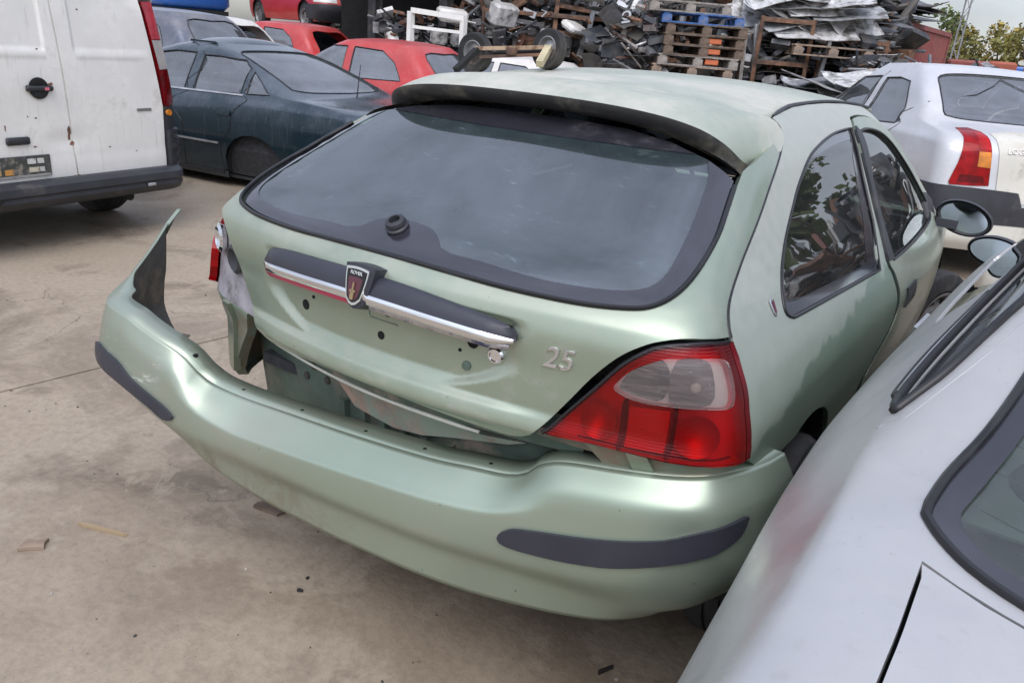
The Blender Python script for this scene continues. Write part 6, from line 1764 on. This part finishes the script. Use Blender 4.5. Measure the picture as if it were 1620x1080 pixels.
m = MB(); m.beam(RX * -.45 + Vector((0, 0, 1.55)), RX * .42 + Vector((0, 0, 1.52)), .05, .05); m.build('middle_rail', M['white_paint'], wf)
for k, (a, z, w_, h_) in enumerate(((-.25, 1.42, .28, .22), (.05, 1.40, .22, .20), (-.05, 1.78, .5, .2), (.8, 1.85, .45, .35), (1.7, 1.55, .6, .2), (2.0, 1.75, .5, .12))):
    m = MB(); m.box((0, 0, 0), (w_, .3, h_), bev=.04); p = Vector((-7.7, 10.0, z)) + RX * a
    o = m.build('white_appliance', [GREYS[5], GREYS[3], M['white_paint']][k % 3], None, 40, loc=p, rot=(.1 * k, .05, .57 + .2 * k)); tag(o, ('pale box low inside the white frame', 'grey box inside the white frame', 'white box above the white frame', 'white cabinet right of the white frame', 'long white box under the shelter', 'flat white box high under the shelter')[k], 'box')
# ------------------------------------------------ container
co = empty('shipping_container', (-3.35, 20.6, 0), -.08); tag(co, 'faded red shipping container behind the scrap heaps', 'container')
for nm, axis_, u0, u1, fix in (('long_side', 'y', -3.05, 3.05, 1.22), ('long_side', 'y', -3.05, 3.05, -1.22), ('end_wall', 'x', -1.22, 1.22, -3.05), ('end_wall', 'x', -1.22, 1.22, 3.05)):
    rows = []; n = int((u1 - u0) / .07)
    for i in range(n + 1):
        u = u0 + (u1 - u0) * i / n; d_ = -.035 if (i // 2) % 2 else 0.
        f_ = fix - (d_ * -1 if fix > 0 else d_) if True else fix
        f_ = fix + (d_ if fix > 0 else -d_)
        rows.append([(f_, u, z) if axis_ == 'y' else (u, f_, z) for z in (.12, 2.50)])
    m = MB(); m.grid(rows); m.build(nm, M['container'], co)
m = MB(); m.box((0, 0, 2.50), (2.36, 6.0, .03)); m.build('roof', M['container'], co)
for x in (-1.2, 1.2):
    for y in (-3.03, 3.03):
        m = MB(); m.beam((x, y, 0), (x, y, 2.55), .1, .1); m.build('corner_post', M['container'], co)
for y in (-3.03, 3.03):
    m = MB(); m.beam((-1.14, y, 2.52), (1.14, y, 2.52), .09, .1); m.build('end_rail', M['container'], co)
for x in (-1.2, 1.2):
    for z in (.1, 2.52):
        m = MB(); m.beam((x, -2.97, z), (x, 2.97, z), .09, .1); m.build('side_rail', M['container'], co)
for k, (p, d_, c, lb) in enumerate((((-1.05, 21.4, .95), (1.0, .8, 1.9), M['container'], 'rust red steel box beyond the silver saloon roof'), ((-.35, 20.4, .95), (.55, .8, 1.9), mat('orange red steel', (.36, .10, .06), .7), 'orange red steel box beside the rust red one'), ((-.75, 26.2, .96), (1.6, 1.2, 1.92), M['blue'], 'blue covered bin far beyond the silver saloon'))):
    m = MB(); m.box((0, 0, 0), d_, bev=.05); e = m.build('steel_bin', c, None, 40, loc=p, rot=(0, 0, .2)); tag(e, lb, 'bin')
# ------------------------------------------------ trees, pole, wires
def leaf_mat(name, c):
    m, t, b = nt(name); v = coords(t)
    cc = mixc(t, ramp(t, noise(t, .9, 5, .6, v), .3, .7), tuple(x * .6 for x in c), tuple(x * 1.35 for x in c))
    t.links.new(cc, b.inputs['Base Color']); b.inputs['Roughness'].default_value = .7
    b.inputs['Subsurface Weight'].default_value = 0
    return m
LEAF = [leaf_mat('yellowing leaves', (.30, .23, .05)), leaf_mat('green leaves', (.11, .14, .045)), leaf_mat('olive leaves', (.20, .185, .05))]
M['bark'] = mat('bark', (.10, .08, .06), .9, bmp=.3)
def tree(loc, h, w, mt, label, seed, n=1500):
    r = random.Random(seed); e = empty('tree', loc); tag(e, label, 'tree', 'trees beyond the yard')
    m = MB(); m.tube([(0, 0, 0), (.05 * h, 0, h * .3), (.02 * h, .03 * h, h * .6)], [.045 * h, .03 * h, .012 * h], 8)
    for k in range(6):
        a = r.uniform(0, 6.28); z = h * r.uniform(.25, .5); m.tube([(.03 * h, 0, z), (w * .3 * math.cos(a), w * .3 * math.sin(a), z + h * .15), (w * .6 * math.cos(a), w * .6 * math.sin(a), z + h * .3)], [.015 * h, .01 * h, .004 * h], 6)
    m.build('trunk', M['bark'], e, 60)
    cl = [(r.gauss(0, .33) * w, r.gauss(0, .33) * w, h * r.uniform(.32, .92), r.uniform(.12, .26) * w) for _ in range(26)]
    V, F = [], []
    for _ in range(n):
        cx, cy, cz, cr_ = r.choice(cl)
        d_ = Vector((r.gauss(0, 1), r.gauss(0, 1), r.gauss(0, .8))).normalized() * cr_ * r.uniform(.6, 1.1)
        p = Vector((cx, cy, cz)) + d_; s_ = r.uniform(.07, .16) * h * .22
        q = Vector((r.gauss(0, 1), r.gauss(0, 1), r.gauss(0, 1))).normalized(); u = q.orthogonal().normalized() * s_; v = q.cross(u).normalized() * s_ * .7
        b = len(V); V += [p - u, p + v, p + u, p - v]; F.append((b, b + 1, b + 2, b + 3))
    m = MB(); m.add(V, F); m.build('crown', mt, e)
tl_ = [(-7.5, 66, 6.2, 3.2, 1, 'green tree behind the lattice pole'), (-5.4, 64, 5.2, 2.8, 2, 'olive tree just right of the lattice pole'), (-3.6, 65, 5.4, 2.8, 0, 'yellowing tree above the rust red box'), (-1.6, 63, 5.2, 2.6, 2, 'olive tree above the blue bin'), (.6, 64, 5.6, 3.0, 0, 'yellowing tree right of the blue bin'), (1.6, 50, 6.2, 2.6, 0, 'taller yellowing tree at the edge of the view'), (4.2, 55, 6.5, 3.4, 1, 'green tree past the edge of the view'), (-15, 60, 7.2, 3.2, 1, 'green tree showing between pallets and bumper skins')]
for k, (x, y, h, w, c, lb) in enumerate(tl_): tree((x, y, 0), h, w, LEAF[c], lb, k + 40)
pb = Vector((-4.35, 47.2, 0))
pe = empty('lattice_pole', pb); tag(pe, 'thin steel lattice pole carrying wires beyond the container', 'pole')
for a, b in ((-.18, -.18), (.18, -.18), (.18, .18), (-.18, .18)):
    m = MB(); m.beam((a, b, 0), (a * .5, b * .5, 8.5), .035, .035); m.build('leg', M['steel'], pe)
for k in range(14):
    z = .6 * k; s_ = 1 - .5 * z / 8.5; s2 = 1 - .5 * (z + .6) / 8.5; d_ = 1 if k % 2 else -1
    for a in (-.18, .18):
        m = MB(); m.beam((-.18 * d_ * s_, a * s_, z), (.18 * d_ * s2, a * s2, z + .6), .018, .018); m.build('brace', M['steel'], pe)
m = MB(); m.beam((-1.0, 0, 7.2), (1.0, 0, 7.2), .06, .06); m.build('cross_arm', M['steel'], pe)
wr = mat('overhead wire', (.12, .12, .13), .6)
def wire(a, b, sag, lb, r=.012):
    a, b = Vector(a), Vector(b); m = MB(); m.tube([a.lerp(b, t / 16) - Vector((0, 0, sag * 4 * (t / 16) * (1 - t / 16))) for t in range(17)], r, 5); o = m.build('overhead_wire', wr, None); tag(o, lb, 'wire', 'wires on the lattice pole')
wire(pb + Vector((0, 0, 7.2)), (18, 60, 7.0), .5, 'upper overhead wire running off beyond the view')
wire(pb + Vector((.9, 0, 7.2)), (22, 58, 5.6), .4, 'lower overhead wire running off beyond the view')
wire(pb + Vector((-.9, 0, 7.2)), (-30, 52, 7.4), .6, 'overhead wire running back over the scrap heaps')
wire(pb + Vector((.6, 0, 6.0)), pb + Vector((-2.2, -1, 0)), .0, 'slanting stay of the lattice pole')
# ------------------------------------------------ row to the right of the cars, seen only in their glass
wr_, _h = make_car('hatchback_car', 'white hatchback to the right of the cars, outside the view', M['white_paint'], hatch_spec(.80, 1.42, .93, 3.8), (4.2, 8.2), math.radians(-20))
clutter((5.4, 15.6, 0), (2.4, .8), (.1, 2.5), 900, 8, 'scrap heap to the right, outside the view', .15, .7)
rack(Vector((7.6, 13.2, 0)), 2.2, 1.0, 3.0, 'steel rack to the right, outside the view', 3)
clutter((7.6, 13.2, 0), (1.0, .4), (.3, 3.0), 300, 9, 'scrap in the rack to the right, outside the view', .15, .6)
tree((9.5, 27, 0), 7, 3.2, LEAF[1], 'second green tree to the right, outside the view', 79)
tree((13, 12, 0), 7, 3.2, LEAF[1], 'green tree to the right, outside the view', 77)
tree((16, 7, 0), 6.5, 3.2, LEAF[2], 'olive tree to the right, outside the view', 78)
# ------------------------------------------------ litter on the concrete
def chip(loc, d_, rz, mt, lb, nm='wood_scrap'):
    rr_ = random.Random(int(abs(loc[0]) * 1000)); P = [(d_[0] / 2 * sx * rr_.uniform(.75, 1.08), d_[1] / 2 * sy * rr_.uniform(.7, 1.1), 0) for sx, sy in ((-1, -1), (-.3, -1.05), (.5, -.95), (1, -.8), (1.05, .2), (.9, 1), (.1, .9), (-.8, 1), (-1.05, .1))]
    m = MB(); m.poly(P[::-1], (0, 0, d_[2])); o = m.build(nm, mt, None, loc=(loc[0], loc[1], .001), rot=(0, 0, rz)); tag(o, lb, 'litter', 'litter on the concrete')
chip((-.98, -.33), (.07, .05, .010), .7, M['wood'], 'small brown wood chip near the lower corner of the view')
chip((-.915, -.17), (.16, .012, .008), .35, mat('pale straw', (.34, .25, .15), .8), 'thin pale splinter above the brown wood chip')
chip((-.63, .22), (.10, .045, .010), .2, M['wood_dark'], 'reddish wood chip by the torn bumper')

rl = random.Random(8); m = MB()
for _ in range(420):
    x, y = rl.uniform(-2.6, .6), rl.uniform(-.9, 3.0); s_ = rl.choice([.001, .0015, .002, .003]) * rl.uniform(.7, 1.4)
    m.box((x, y, s_ * .4), (s_ * 2, s_ * 1.4, s_ * .9), (rl.uniform(-.4, .4), 0, rl.uniform(0, 3)), rl.choice([0, 0, 1, 2]))
o = m.build('grit', [mat('dark grit', (.05, .045, .04), .9), mat('pale grit', (.42, .39, .35), .9), mat('brown grit', (.20, .13, .08), .9)], None); tag(o, 'fine grit scattered over the concrete', 'grit', kind='stuff')
chip((-.263, .016), (.016, .009, .006), .4, mat('black lump', (.02, .02, .02), .8), 'larger black lump on the concrete below the bumper', 'black_lump')
chip((-.288, .065), (.010, .007, .005), 1.4, mat('black lump', (.02, .02, .02), .8), 'smaller black lump on the concrete below the bumper', 'black_lump')
chip((.537, .293), (.05, .012, .006), 1.1, mat('black twig', (.025, .02, .016), .8), 'short black twig at the bottom edge of the view', 'twig')
